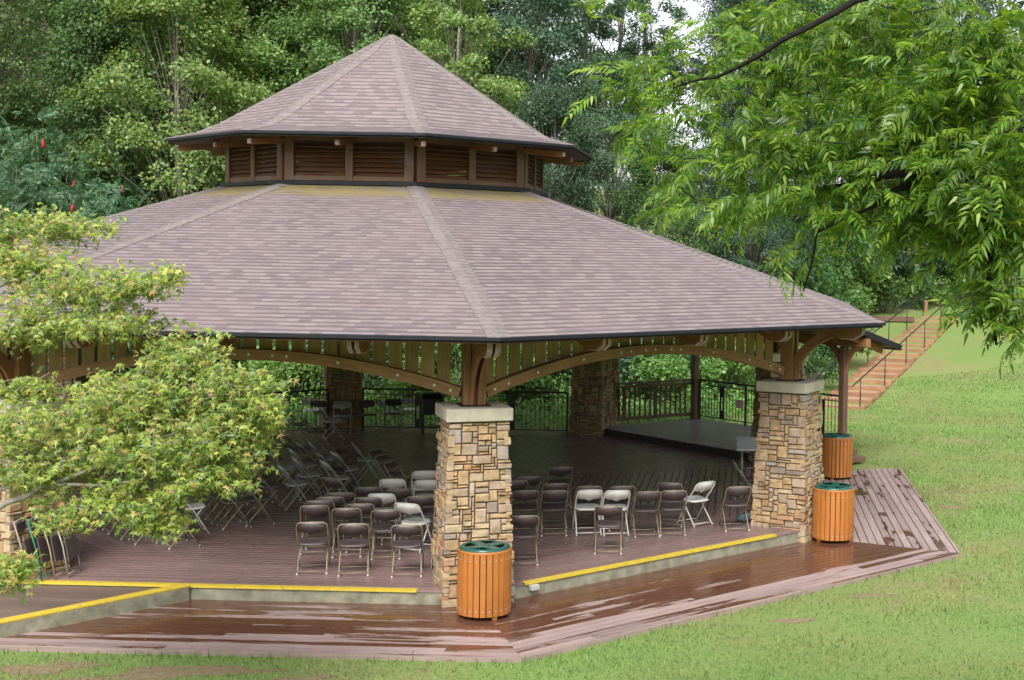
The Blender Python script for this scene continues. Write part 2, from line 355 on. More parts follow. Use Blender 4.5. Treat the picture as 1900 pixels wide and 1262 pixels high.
# ---- pavilion
pav = empty('pavilion', (0,0,0), label='octagonal open timber pavilion with two-tier brown shingle roof on stone pillars', cat='pavilion')
def roof(name, rings, course, thick, parent):
    """rings: (R, z) from the eave upwards; stepped shingle courses on each of the eight faces"""
    b = MB(); soff = MB(); edge = MB(); caps = []
    for j in range(8):
        t, n = frame(j); off = 0; uu = j*3.7
        for (R0, z0), (R1, z1) in zip(rings, rings[1:]):
            a0, a1 = R0*C8, R1*C8; sl = math.hypot(a1-a0, z1-z0); N = max(1, round(sl/course))
            for i in range(N):
                f, g = i/N, (i+1)/N
                ra, rb = R0+(R1-R0)*f, R0+(R1-R0)*g; za, zb = z0+(z1-z0)*f, z0+(z1-z0)*g
                lift = .011
                P = [V(j, ra, za+lift), V(j+1, ra, za+lift), V(j+1, rb, zb), V(j, rb, zb)]
                h = ra*math.sin(math.pi/8); h2 = rb*math.sin(math.pi/8); v0, v1 = off+.145*i, off+.145*(i+1)
                b.add(P, [(0,1,2,3)], [(uu-h, v0), (uu+h, v0), (uu+h2, v1), (uu-h2, v1)])
                b.add([V(j, ra, za), V(j+1, ra, za), P[1], P[0]], [(0,1,2,3)], [(uu-h, v0), (uu+h, v0), (uu+h, v0+.004), (uu-h, v0+.004)])
            off += .145*N
        R0, z0 = rings[0]
        e = R0*math.sin(math.pi/8)
        lo = [V(j, R0-.015, z0-thick), V(j+1, R0-.015, z0-thick)]
        pts = [V(j, R, z-thick) for R, z in rings] ; pt2 = [V(j+1, R, z-thick) for R, z in rings]
        pts[0], pt2[0] = lo
        for q in range(len(rings)-1):
            A, B_, Cc, D_ = pts[q], pt2[q], pt2[q+1], pts[q+1]
            uvf = lambda p: (p.dot(t), p.dot(n))
            soff.add([A, B_, Cc, D_], [(3,2,1,0)], [uvf(p) for p in (A,B_,Cc,D_)])
        A, B_ = V(j, R0+.012, z0+.016), V(j+1, R0+.012, z0+.016); A2, B2 = V(j, R0+.012, z0-.028), V(j+1, R0+.012, z0-.028)
        A3, B3 = V(j, R0-.04, z0-.028), V(j+1, R0-.04, z0-.028); A4, B4 = V(j, R0-.04, z0-thick-.004), V(j+1, R0-.04, z0-thick-.004)
        A0, B0 = V(j, R0-.03, z0+.024), V(j+1, R0-.03, z0+.024)
        edge.add([A0,B0,A,B_,A2,B2,A3,B3,A4,B4], [(0,1,3,2),(2,3,5,4),(4,5,7,6),(6,7,9,8)])
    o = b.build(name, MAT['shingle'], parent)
    for j in range(8):                                  # folded caps along each hip
        cb = MB(); 
        for q, ((R0, z0), (R1, z1)) in enumerate(zip(rings, rings[1:])):
            L = math.hypot(R1-R0, z1-z0); N = max(1, round(L/.15)); wd = .17
            for i in range(N):
                f, g = i/N, min(1, (i+1.25)/N); ra, rb = R0+(R1-R0)*f, R0+(R1-R0)*g; za, zb = z0+(z1-z0)*f, z0+(z1-z0)*g
                for sgn in (-1, 1):
                    t, n = frame(j if sgn > 0 else j-1); t = t*sgn
                    hp, hq = V(j, ra, za), V(j, rb, zb)
                    ww = min(wd, ra*math.sin(math.pi/8)*.55); w2 = min(wd, rb*math.sin(math.pi/8)*.55)
                    up = .036; lp = .024
                    # the cap wing runs along the course line (constant height)
                    A = hp+Vector((0,0,up)); B_ = hp+t*ww*1.0+Vector((0,0,lp)); D_ = hq+Vector((0,0,up-.014)); Cc = hq+t*w2+Vector((0,0,lp-.014))
                    cb.add([A, B_, Cc, D_, B_-Vector((0,0,.03)), hp+t*0, Cc-Vector((0,0,.03))], [(0,1,2,3),(5,4,1,0),(1,4,6,2)])
        cb.build('hip_cap', MAT['hipcap'], o)
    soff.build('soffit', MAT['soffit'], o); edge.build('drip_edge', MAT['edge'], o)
    return o
ZE, ZT, ZU, ZA = 3.571, 5.81, 6.66, 8.87
lower = roof('lower_roof', [(10.248, ZE), (3.12, ZT)], .145, .062, pav)
upper = roof('upper_roof', [(4.155, ZU), (3.62, ZU+.135), (3.22, 6.98), (.10, ZA)], .145, .065, pav)
kb = MB(); kb.lathe([(.16, ZA-.10), (.13, ZA+.0), (.04, ZA+.05), (0.001, ZA+.06)], n=8, smooth=False); kb.build('roof_peak_cap', MAT['hipcap'], upper)
# plumbing/vent specks lying on the roof are too small to tell; clerestory band with louvres
band = empty('louvre_band'); band.parent = pav
b = MB()
for j in range(8):
    t, n = frame(j); ap = 3.12*C8
    for s in (-1, 1): pass
    b.box(sp(j, 0, ap, ZT+.035), (2.46, .16, .07), t, n)
b.build('flashing', MAT['edge'], band)
for j in range(8):
    t, n = frame(j); ap = 3.06*C8; hw = 3.06*math.sin(math.pi/8)
    z0, z1 = ZT+.07, 6.80
    def uvf(v): return (v.z*1.0, v.dot(t))
    for s, wd in ((-hw+.10, .17), (0, .14), (hw-.10, .17)):
        q = MB(); q.box(sp(j, s, ap, (z0+z1)/2), (wd, .12, z1-z0), t, n, uvf=uvf); q.build('louvre_post', MAT['lpost'], band, .008)
    q = MB(); q.box(sp(j, 0, ap-.01, z0+.05), (2*hw-.06, .10, .08), t, n, uvf=lambda v: (v.dot(t), v.z)); q.build('bottom_rail', MAT['louvre'], band)
    q = MB(); q.box(sp(j, 0, ap-.01, z1-.11), (2*hw-.06, .10, .2), t, n, uvf=lambda v: (v.dot(t), v.z)); q.build('top_rail', MAT['lpost'], band)
    for s0, s1 in ((-hw+.185, -.07), (.07, hw-.185)):
        q = MB(); zz = z0+.12
        while zz < z1-.22:
            c = sp(j, (s0+s1)/2, ap-.02, zz); Y = (n*.72 - Vector((0,0,.69))).normalized()
            q.box(c, (s1-s0, .085, .017), t, Y, t.cross(Y), uvf=lambda v: (v.dot(t), v.z*2)); zz += .086
        q.build('louvre_panel', MAT['louvre'], band)
# brackets under the upper eave
for j in range(8):
    t, n = frame(j)
    for k, s in ((j, None), (j, .0)):
        if s is None:
            d = (V(j,1)).normalized(); p0 = V(j, 2.9, 6.60); p1 = V(j, 3.93, 6.51)
        else:
            d = n; p0 = sp(j, s, 2.7, 6.60); p1 = sp(j, s, 3.58, 6.515)
        q = MB(); q.bar(p0, p1, .08, .11, uvf if False else (0,0,1)); q.build('eave_bracket', MAT['brace'], upper, .01)
        q = MB(); q.bar(p1+d*.002, p1+d*.03, .078, .09); q.build('bracket_end', MAT['endgrain'], upper, .01)
# ---- pillars
def rect_pack(nw, nh, rng):
    g = np.zeros((nh, nw), bool); out = []
    for y in range(nh):
        for x in range(nw):
            if g[y, x]: continue
            h = rng.choice([1,1,2,2,2,2,3,3,4,5]); w_ = rng.choice([3,4,5,6,7,8]) if h < 4 else rng.choice([4,5,6])
            if h == 1: w_ = rng.choice([4,5,6,8])
            w_ = min(w_, nw-x); 
            for q in range(w_):
                if g[y, x+q]: w_ = q; break
            if nw-(x+w_) in (1,): w_ += 1 if x+w_ < nw and not g[y, x+w_] else 0
            h = min(h, nh-y)
            if w_ <= 2: h = max(h, 2); h = min(h, nh-y)
            g[y:y+h, x:x+w_] = True; out.append((x, y, w_, h))
    return out
def pillar(k, zb=-.22, seed=1, cap_here=True):
    rng = random.Random(seed); c = V(k, RP, 0); a = ang(k)
    X = Vector((math.cos(a), math.sin(a), 0)); Y = Vector((math.sin(a), -math.cos(a), 0))   # Y outward
    H0, H1, ZC0 = .475, .385, 2.34
    core = MB()
    vs = [c+X*(i*(h-.02))+Y*(j*(h-.02))+Vector((0,0,z)) for z, h in ((zb-.1, H0), (ZC0, H1)) for i, j in ((-1,-1),(1,-1),(1,1),(-1,1))]
    core.add(vs, [(3,2,1,0),(4,5,6,7),(0,1,5,4),(1,2,6,5),(2,3,7,6),(3,0,4,7)])
    p = core.build('stone_pillar', MAT['mortar'], pav)
    st = MB(); U = .041; nh = round((ZC0-zb)/U); 
    for q in range(4):
        D = [Y, X, -Y, -X][q]; T = [X, -Y, -X, Y][q]
        nw = 21
        for (x, y, w_, h) in rect_pack(nw, nh, rng):
            pr = rng.uniform(.004, .052); gm = .007; jt = lambda: rng.uniform(-.010, .010)
            vs = []
            for dz, inset in ((-.05, 0), (pr-.012, 0), (pr, .014)):
                for (cx, cy) in ((0,0),(1,0),(1,1),(0,1)):
                    zz = zb+(y+cy*h)*U + (gm+inset)*(1 if cy == 0 else -1) + (jt() if inset else 0)
                    f = (zz-zb)/(ZC0-zb); hw = H0+(H1-H0)*f
                    u = ((x+cx*w_)/nw*2-1)*hw
                    ed = (x == 0 and cx == 0) or (x+w_ == nw and cx == 1)
                    u += (gm+inset)*(1 if cx == 0 else -1)*(0 if ed else 1) + (jt() if inset else 0)
                    if ed: u += (pr*.8 if inset == 0 else pr-.012)*(1 if cx else -1)
                    vs.append(c+T*u+D*(hw+dz+(jt()*.6 if inset else 0))+Vector((0,0,zz)))
            st.add(vs, [(0,1,5,4),(1,2,6,5),(2,3,7,6),(3,0,4,7),(4,5,9,8),(5,6,10,9),(6,7,11,10),(7,4,8,11),(8,9,10,11)])
    st.build('stone_facing', MAT['stone'], p)
    q = MB(); q.box(c+Vector((0,0,2.43)), (.93, .93, .18), X, Y); q.build('cap_slab', MAT['cap'], p, .012)
    q = MB(); q.box(c+Vector((0,0,2.525)), (.42, .42, .012), X, Y); q.build('base_plate', MAT['blackmetal'], p)
    # clustered post and the paired curved brace reaching out under the hip
    for i in (-1, 1):
        q = MB(); q.bar(c+X*.11*i+Vector((0,0,2.532))-Y*.03, c+X*.11*i-Y*.03+Vector((0,0,3.95)), .10, .22, Y); q.build('post', MAT['timber'], p, .006)
    q = MB(); q.bar(c-Y*.03+Vector((0,0,2.532)), c-Y*.03+Vector((0,0,3.95)), .09, .16, Y); q.build('post', MAT['brace'], p, .006)
    for i in (-1, 1):
        inn = []; outr = []
        for m_ in range(13):
            f = m_/12; th = f*math.pi/2*.92
            r = .12+1.25*(1-math.cos(th)); z = 2.535+.87*math.sin(th)
            d = Vector((math.cos(th), 0)); nrm = Vector((math.sin(th)*1.12, math.cos(th)*.87)).normalized(); nn = Vector((nrm.y, -nrm.x))
            inn.append(c+Y*(r)+Vector((0,0,z))); outr.append(c+Y*(r-nn.x*.15*1)+Vector((0,0,z-nn.y*.15)))
        q = MB(); q.ribbon(inn, outr, X, .055)
        for v_ in range(len(q.v)): q.v[v_] = tuple(Vector(q.v[v_])+X*.055*i)
        q.build('curved_brace', MAT['brace'], p)
    # hip rafters
    for i in (-1, 1):
        q = MB(); pts_i = []; pts_o = []
        for R, dz, th_ in ((3.3, 0, .26), (8.6, 0, .26), (9.0, 0, .42), (9.48, 0, .44), (9.70, 0, .37), (9.84, 0, .24), (9.89, 0, .05)):
            zt = ZE+(10.248-R)*.3142-.085
            pts_o.append(V(k, R, zt)+X*.055*i); pts_i.append(V(k, R, zt-th_)+X*.055*i)
        q.ribbon(pts_i, pts_o, X, .07); q.build('hip_rafter', MAT['brace'], lower)
        q = MB(); pi_ = []; po_ = []
        for R, th_ in ((9.485, .442), (9.705, .372), (9.848, .242), (9.90, .05)):
            zt = ZE+(10.248-R)*.3142-.085
            po_.append(V(k, R+.004, zt-th_+.012)+X*.055*i); pi_.append(V(k, R+.004, zt-th_-.006)+X*.055*i)
        q.ribbon(pi_, po_, X, .074); q.build('rafter_end', MAT['endgrain'], lower)
    return p
for k in (-3, -2, -1, 0, 1, 2, 3, 4): pillar(k, seed=11+k)
# ---- arches with slat screens on every side
HS = RP*math.sin(math.pi/8); AP = RP*C8
def arch_z(s): return 3.105-.052*s*s
for j in range(-3, 5):
    t, n = frame(j)
    ap = AP-.03
    inn = []; outr = []
    for i in range(33):
        s = -HS+.22+(2*HS-.44)*i/32; sl = -.104*s; nn = Vector((-sl, 1)).normalized()
        inn.append(sp(j, s, ap, arch_z(s))); outr.append(sp(j, s+nn.x*.152, ap, arch_z(s)+nn.y*.152))
    q = MB(); q.ribbon(inn, outr, n, .13); ar = q.build('arch_beam', MAT['timber'], pav)
    if j in (-1, 0, 1):
        for s in (-2.95, -2.72, -2.2, -1.35, -.62, -.42, -.12, .08, .42, .62, 1.35, 2.2, 2.72, 2.95):
            q = MB(); zc = arch_z(s)+.078; P = sp(j, s, ap+.066, zc)
            q.tube([P-n*.01, P+n*.014], .021, 10, smooth=False); q.build('bolt', MAT['bolt'], ar)
    q = MB(); s = -HS+.30; step = .232; i = 0; rng = random.Random(50+j)
    while s < HS-.28:
        zb = arch_z(s)+.05; zt = ZE+(10.248-RP)*.3142-.10
        hh = (zb+zt)/2
        q.box(sp(j, s, ap-.075-rng.uniform(0,.004), hh), (.186, .022, zt-zb), t, n, uvf=lambda v: (v.z+i*1.3, v.dot(t))); s += step; i += 1
    q.build('slat_screen', MAT['slat'], ar)
    # lookout rafters at the third points
    for s in (-1.87, .03, 1.9):
        for i in (-1, 1):
            q = MB(); po = []; pi_ = []
            for a_, th_ in ((3.0, .24), (8.0, .24), (8.35, .38), (8.80, .40), (8.99, .33), (9.11, .21), (9.14, .05)):
                zt = ZE+(10.248*C8-a_)/C8*.3142-.085; q0 = sp(j, s+.05*i, a_, zt)
                if a_ < 4: q0 = sp(j, s*.5+.05*i, a_, zt)
                po.append(q0); pi_.append(q0-Vector((0,0,th_)))
            q.ribbon(pi_, po, t, .06); q.build('rafter', MAT['brace'], lower)
            q = MB(); po = []; pi_ = []
            for a_, th_ in ((8.805, .402), (8.995, .332), (9.118, .212), (9.15, .05)):
                zt = ZE+(10.248*C8-a_)/C8*.3142-.085; q0 = sp(j, s+.05*i, a_+.004, zt-th_)
                po.append(q0+Vector((0,0,.012))); pi_.append(q0-Vector((0,0,.006)))
            q.ribbon(pi_, po, t, .064); q.build('rafter_end', MAT['endgrain'], lower)
# ---- planked decks
def planks(j, ap0, ap1, R_of_ap, wd, z, th, rng, vfun, lims=None):
    """real planks parallel to side j between apothems; ends mitred on the corner radii"""
    t, n = frame(j); b = MB(); ap = ap0; T8 = math.tan(math.pi/8); uo = (j+5)*13.1
    while ap < ap1-.02:
        a2 = min(ap+wd, ap1); lo = -1e9; hi = 1e9
        L0 = -ap*T8; H_ = ap*T8; l2 = -a2*T8; h2 = a2*T8
        cuts = [0.]; x = rng.uniform(.8, 3.6)
        tot = H_-L0
        while x < tot-.7: cuts.append(x); x += rng.uniform(2.4, 4.2)
        cuts.append(tot)
        for c0, c1 in zip(cuts, cuts[1:]):
            s0 = L0+c0; s1 = L0+c1
            A0 = s0+.003 if c0 else L0; A1 = s1-.003 if c1 < tot else H_
            B0 = A0 if c0 else l2; B1 = A1 if c1 < tot else h2
            if lims:
                f0, f1 = lims; 
                A0, A1 = max(A0, f0(ap)), min(A1, f1(ap)); B0, B1 = max(B0, f0(a2)), min(B1, f1(a2))
                if A1-A0 < .03 and B1-B0 < .03: continue
                A1 = max(A1, A0+.005); B1 = max(B1, B0+.005)
            g = .0085; zz = z+rng.uniform(-.0015, .0015)
            P = [sp(j, A0, ap+g, zz), sp(j, A1, ap+g, zz), sp(j, B1, a2-g, zz), sp(j, B0, a2-g, zz)]
            Q = [p-Vector((0,0,th)) for p in P]
            uv = [(uo+p.dot(t), vfun(p.dot(n))) for p in P]
            b.add(P+Q, [(0,1,2,3),(4,5,1,0),(5,6,2,1),(6,7,3,2),(7,4,0,3)], uv+uv)
        ap = a2
    return b
rng = random.Random(5)
fl = empty('floor'); fl.parent = pav
fb = MB(); pts = []
for k in range(8):
    for s_ in (-1, 1): pts.append(V(k, 8.98, -.032)+Vector((math.cos(ang(k)), math.sin(ang(k)), 0))*s_*.06)
fb.add(pts, [tuple(range(16))]); fb.build('subfloor', MAT['dark'], fl)
EA = RD*C8       # apothem of the raised floor edge
for j in range(8):
    planks(j, .02, EA, None, .14, 0., .03, rng, lambda v: v).build('floor_section', MAT['floor'], fl)
# concrete riser under the edge + painted nosing
for j in (-2, -1, 0, 1):
    t, n = frame(j); hw = EA*math.tan(math.pi/8)-.3
    q = MB(); q.box(sp(j, 0, EA-.12, -.135), (2*hw, .2, .2), t, n); q.build('concrete_riser', MAT['concrete'], fl)
def nosing(j, s0, s1):
    t, n = frame(j); q = MB()
    A = [sp(j, s, a_, z) for s in (s0, s1) for a_, z in ((EA-.10, .004), (EA+.006, .004), (EA+.006, -.03))]
    q.add(A, [(0,3,4,1),(1,4,5,2)]); return q.build('yellow_edge_stripe', MAT['yellow'], fl)
nosing(-1, -3.05, 2.62); nosing(0, -2.75, 2.42)
# ramp on the left of the front side with its yellow topped kerb
KA, KB_ = Vector((-2.70, -8.02, 0)), Vector((-6.9, -11.15, 0))
rmp = empty('ramp'); rmp.parent = pav
d_ = (KB_-KA).normalized(); nr = Vector((-d_.y, d_.x, 0))
if nr.x > 0: nr = -nr
q = MB(); q.bar(KA+Vector((0,0,-.12)), KB_+Vector((0,0,-.15)), .15, .22); q.build('kerb', MAT['concrete'], rmp, .01)
q = MB(); A, B_ = KA+Vector((0,0,.003)), KB_+Vector((0,0,-.027)); q.bar(A, B_, .154, .032); q.build('yellow_kerb_top', MAT['yellow'], rmp, .006)
q = MB(); t, n = frame(-1)
for i in range(24):       # planks across the ramp, parallel to the building side
    a0_ = EA+.01+i*.14; a1_ = a0_+.134
    def s_at(a_):         # where this apothem meets the kerb line
        k0 = KA.dot(n); k1 = KB_.dot(n); f = (a_-k0)/(k1-k0); return (KA+(KB_-KA)*f).dot(t)-.07
    z0_, z1_ = -.045-.035*(a0_-EA), -.045-.035*(a1_-EA)
    P = [sp(-1, -4.6, a0_, z0_), sp(-1, s_at(a0_), a0_, z0_), sp(-1, s_at(a1_), a1_, z1_), sp(-1, -4.6, a1_, z1_)]
    q.add(P+[p-Vector((0,0,.03)) for p in P], [(0,1,2,3),(4,5,1,0),(6,7,3,2)], [(p.dot(t), p.dot(n)) for p in P]*2)
q.build('ramp_planks', MAT['ramp'], rmp)
# small junction box on the riser
q = MB(); t, n = frame(0); q.box(sp(0, -2.62, EA+.05, -.07), (.14, .08, .08), t, n); q.build('junction_box', MAT['greyp'], fl, .01)
# lower boardwalk
rng = random.Random(8); LA = RL_*C8
def lw(j, mat, lims=None):
    return planks(j, EA-.02, LA, None, .142, ZL, .04, rng, lambda v: LA-v, lims).build('boardwalk', MAT[mat], None, kind='structure')
t, n = frame(-1)
lw(-1, 'deck', (lambda a_: -9., lambda a_: 99.)); lw(0, 'deck'); lw(1, 'deckside', (lambda a_: -99., lambda a_: 4.6-.0*(a_)))
for j in (-1, 0, 1):
    t, n = frame(j); q = MB(); h = LA*math.tan(math.pi/8); e = 4.6 if j == 1 else h
    q.box(sp(j, (e-h)/2, LA-.02, ZL-.09), (e+h-.02, .035, .17), t, n, uvf=lambda v: (v.dot(t), v.z)); q.build('boardwalk_fascia', MAT['deck'], None, kind='structure')
    q = MB(); q.add([sp(j, -h, LA-.1, ZL-.06), sp(j, e, LA-.1, ZL-.06), sp(j, min(e, EA*.41), EA-.3, ZL-.06), sp(j, -EA*.41, EA-.3, ZL-.06)], [(0,1,2,3)])
    q.build('boardwalk_joists', MAT['dark'], None, kind='structure')
# ---- stage bay on side 2
stg = empty('stage_bay'); stg.parent = pav
t2, n2 = frame(2)
def S(s, nn, z): return n2*(RP*C8+nn) + t2*(-s+3.25) + Vector((0,0,z))      # s from corner 3 toward corner 2
ZS = .2
q = MB(); xs = -.12
while xs < 3.05:
    x1 = xs+.138; f = lambda x: max(0, x)/3.1*.5
    s0, s1 = .2+f(xs), 6.3-f(xs)
    P = [S(s0, xs, ZS), S(s1, xs, ZS), S(s1, x1, ZS), S(s0, x1, ZS)]
    q.add(P+[p-Vector((0,0,.03)) for p in P], [(0,1,2,3),(4,5,1,0),(5,6,2,1),(6,7,3,2),(7,4,0,3)], [(p.dot(t2), p.dot(n2)) for p in P]*2); xs += .142
q.build('stage_floor', MAT['stagetop'], stg)
q = MB(); q.bar(S(.2, -.13, .085), S(6.3, -.13, .085), .04, .166, uvf if False else (0,0,1)); q.build('stage_front_board', MAT['dark'], stg)
q = MB(); q.bar(S(.6, 3.08, -.05), S(5.9, 3.08, -.05), .05, .5); q.bar(S(.2, 0, -.05), S(.6, 3.08, -.05), .05, .5); q.bar(S(6.3, 0, -.05), S(5.9, 3.08, -.05), .05, .5); q.build('stage_skirt', MAT['railwood'], stg)
# shed roof over the stage
def shed_z(nn): return 3.47-(nn-1.0)*.315
q = MB(); th_ = .1
P = [S(.0, 1.2, shed_z(1.2)), S(6.5, 1.2, shed_z(1.2)), S(6.75, 4.0, shed_z(4.0)), S(-.25, 4.0, shed_z(4.0))]
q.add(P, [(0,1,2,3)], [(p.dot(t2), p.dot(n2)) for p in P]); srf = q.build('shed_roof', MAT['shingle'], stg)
q = MB(); q.add([p-Vector((0,0,.09)) for p in P], [(3,2,1,0)], [(p.dot(t2), p.dot(n2)) for p in P]); q.build('soffit', MAT['soffit'], srf)
q = MB(); q.bar(P[1]-Vector((0,0,.045)), P[2]-Vector((0,0,.045)), .03, .13); q.bar(P[0]-Vector((0,0,.045)), P[3]-Vector((0,0,.045)), .03, .13); q.bar(P[2]-Vector((0,0,.045)), P[3]-Vector((0,0,.045)), .03, .13); q.build('drip_edge', MAT['edge'], srf)
for s in (.75, 2.4, 4.1, 5.75, 6.35):
    q = MB(); q.bar(S(s, .2, shed_z(.2)-.2), S(s, 3.75, shed_z(3.75)-.2), .09, .17, ext=0); q.build('rafter', MAT['brace'], srf, .008)
q = MB(); q.bar(S(.0, 2.9, 2.62), S(6.65, 2.9, 2.62), .16, .22); q.build('beam', MAT['timber'], stg, .012)
for s in (.62, 5.88):
    q = MB(); q.box(S(s, 2.9, 1.2), (.17, .17, 2.6), t2, n2, uvf=lambda v: (v.z, v.x+v.y)); po_ = q.build('post', MAT['railwood'], stg, .01)
    for sg in (-1, 1):
        inn = []; outr = []
        for i in range(10):
            th_ = i/9*math.pi/2*.95; ds = .08+.62*(1-math.cos(th_)); z = 1.78+.74*math.sin(th_); nrm = Vector((math.sin(th_)*.62, math.cos(th_)*.74)).normalized()
            inn.append(S(s+sg*ds, 2.9, z)); outr.append(S(s+sg*(ds-nrm.y*.12), 2.9, z+nrm.x*.12))
        q = MB(); q.ribbon(inn, outr, n2, .10); q.build('knee_brace', MAT['brace'], po_)
# steps beside the stage
for i, (s, zt, w_) in enumerate(((6.18, .06, .30), (6.42, -.08, .34))):
    q = MB(); q.box(S(s, 2.55, zt-.06), (w_, .8, .12), t2, n2, uvf=lambda v: (v.dot(n2), v.dot(t2))); q.build('step', MAT['railwood'], stg, .01)
# wooden railing on the stage side
def wood_rail(P0, P1, name, label):
    o = empty(name, tuple(P0), label=label, cat='railing'); M0 = Matrix.Translation(-Vector(P0))
    L = (P1-P0); n_ = int(L.length/.155); g = lambda f, z: L*f+Vector((0,0,z))
    for z, h, nm in ((1.06, .09, 'top_rail'), (.97, .07, 'upper_rail'), (.14, .09, 'bottom_rail')):
        q = MB(); q.bar(g(0,z), g(1,z), .14 if nm == 'top_rail' else .05, h if nm != 'top_rail' else .045); q.build(nm, MAT['railwood'], o, .005)
    q = MB()
    for i in range(1, n_):
        big = i in (2, n_//2+1); q.box(g(i/n_, .54), (.085 if big else .045, .085 if big else .045, .84), uvf=lambda v: (v.z, v.x)) 
    q.build('balusters', MAT['railwood'], o)
wood_rail(S(.3, .35, ZS), S(.55, 2.8, ZS), 'wooden_railing', 'brown wooden railing with square balusters along the left side of the raised stage')
def metal_rail(P0, P1, label, posts=(0, .5, 1), plate=(.28,), h=1.07):
    o = empty('metal_railing', tuple(P0), label=label, cat='railing', group='black metal railings round the pavilion')
    L = P1-P0; g = lambda f, z: L*f+Vector((0,0,z)); d = L.normalized()
    q = MB(); q.bar(g(0,h), g(1,h), .06, .045); q.build('top_rail', MAT['blackmetal'], o, .005)
    q = MB(); q.bar(g(0,h-.13), g(1,h-.13), .025, .02); q.build('upper_rail', MAT['blackmetal'], o)
    q = MB(); q.bar(g(0,.10), g(1,.10), .03, .025); q.build('bottom_rail', MAT['blackmetal'], o)
    for f in posts:
        q = MB(); q.box(g(f, h/2), (.055, .055, h)); q.build('post', MAT['blackmetal'], o)
    N = int(L.length/.115); q = MB()
    for i in range(1, N): q.box(g(i/N, (h-.03)/2+.05), (.013, .013, h-.2))
    q.build('pickets', MAT['blackmetal'], o)
    for f in plate:
        q = MB(); c = g(f, .52); up = Vector((0,0,1)); nn = up.cross(d)
        for dx, dz, w_, hh in ((-.058, 0, .04, .84), (.058, 0, .04, .84), (0, .28, .08, .28), (0, -.31, .08, .22)):
            q.box(c+d*dx+up*dz, (w_, .03, hh), d, nn, up)
        q.build('slotted_plate', MAT['blackmetal'], o)
    return o
def sidepts(j, a0_, a1_, R=8.05):
    p, q_ = V(j, R), V(j+1, R); return p+(q_-p)*a0_, p+(q_-p)*a1_
A, B_ = sidepts(3, .075, .925); metal_rail(A, B_, 'black metal railing between the two far stone pillars seen past the near pillar', plate=(.27, .73))
A, B_ = sidepts(4, .075, .925); metal_rail(A, B_, 'black metal railing left of the far stone pillar, half behind the maple', plate=(.3, .72))
A, B_ = sidepts(5, .075, .925); metal_rail(A, B_, 'black metal railing farthest left, seen only through the maple twigs')
metal_rail(S(.72, 3.0, ZS), S(5.78, 3.0, ZS), 'black metal railing along the back of the stage carrying a small pink notice', posts=(0, .345, .67, 1), plate=(.17, .53, .87))
# notice on the stage railing
q = MB(); q.box(Vector((0,0,0)), (.28, .012, .22), -t2, n2); nt = q.build('notice', simple('pink_notice', (.85,.58,.60), .6), None, label='small pinkish notice fixed to the black railing behind the stage', cat='notice')
nt.location = S(.72+5.06*.31, 2.95, ZS+.56)
q = MB()
for i, z in enumerate((.065, .03, -.005, -.04, -.075)): q.box(Vector((0,0,z))-n2*.008, (.2-.02*(i % 2), .002, .012), -t2, n2)
q.build('printed_lines', simple('notice_print', (.5,.2,.24), .6), nt)
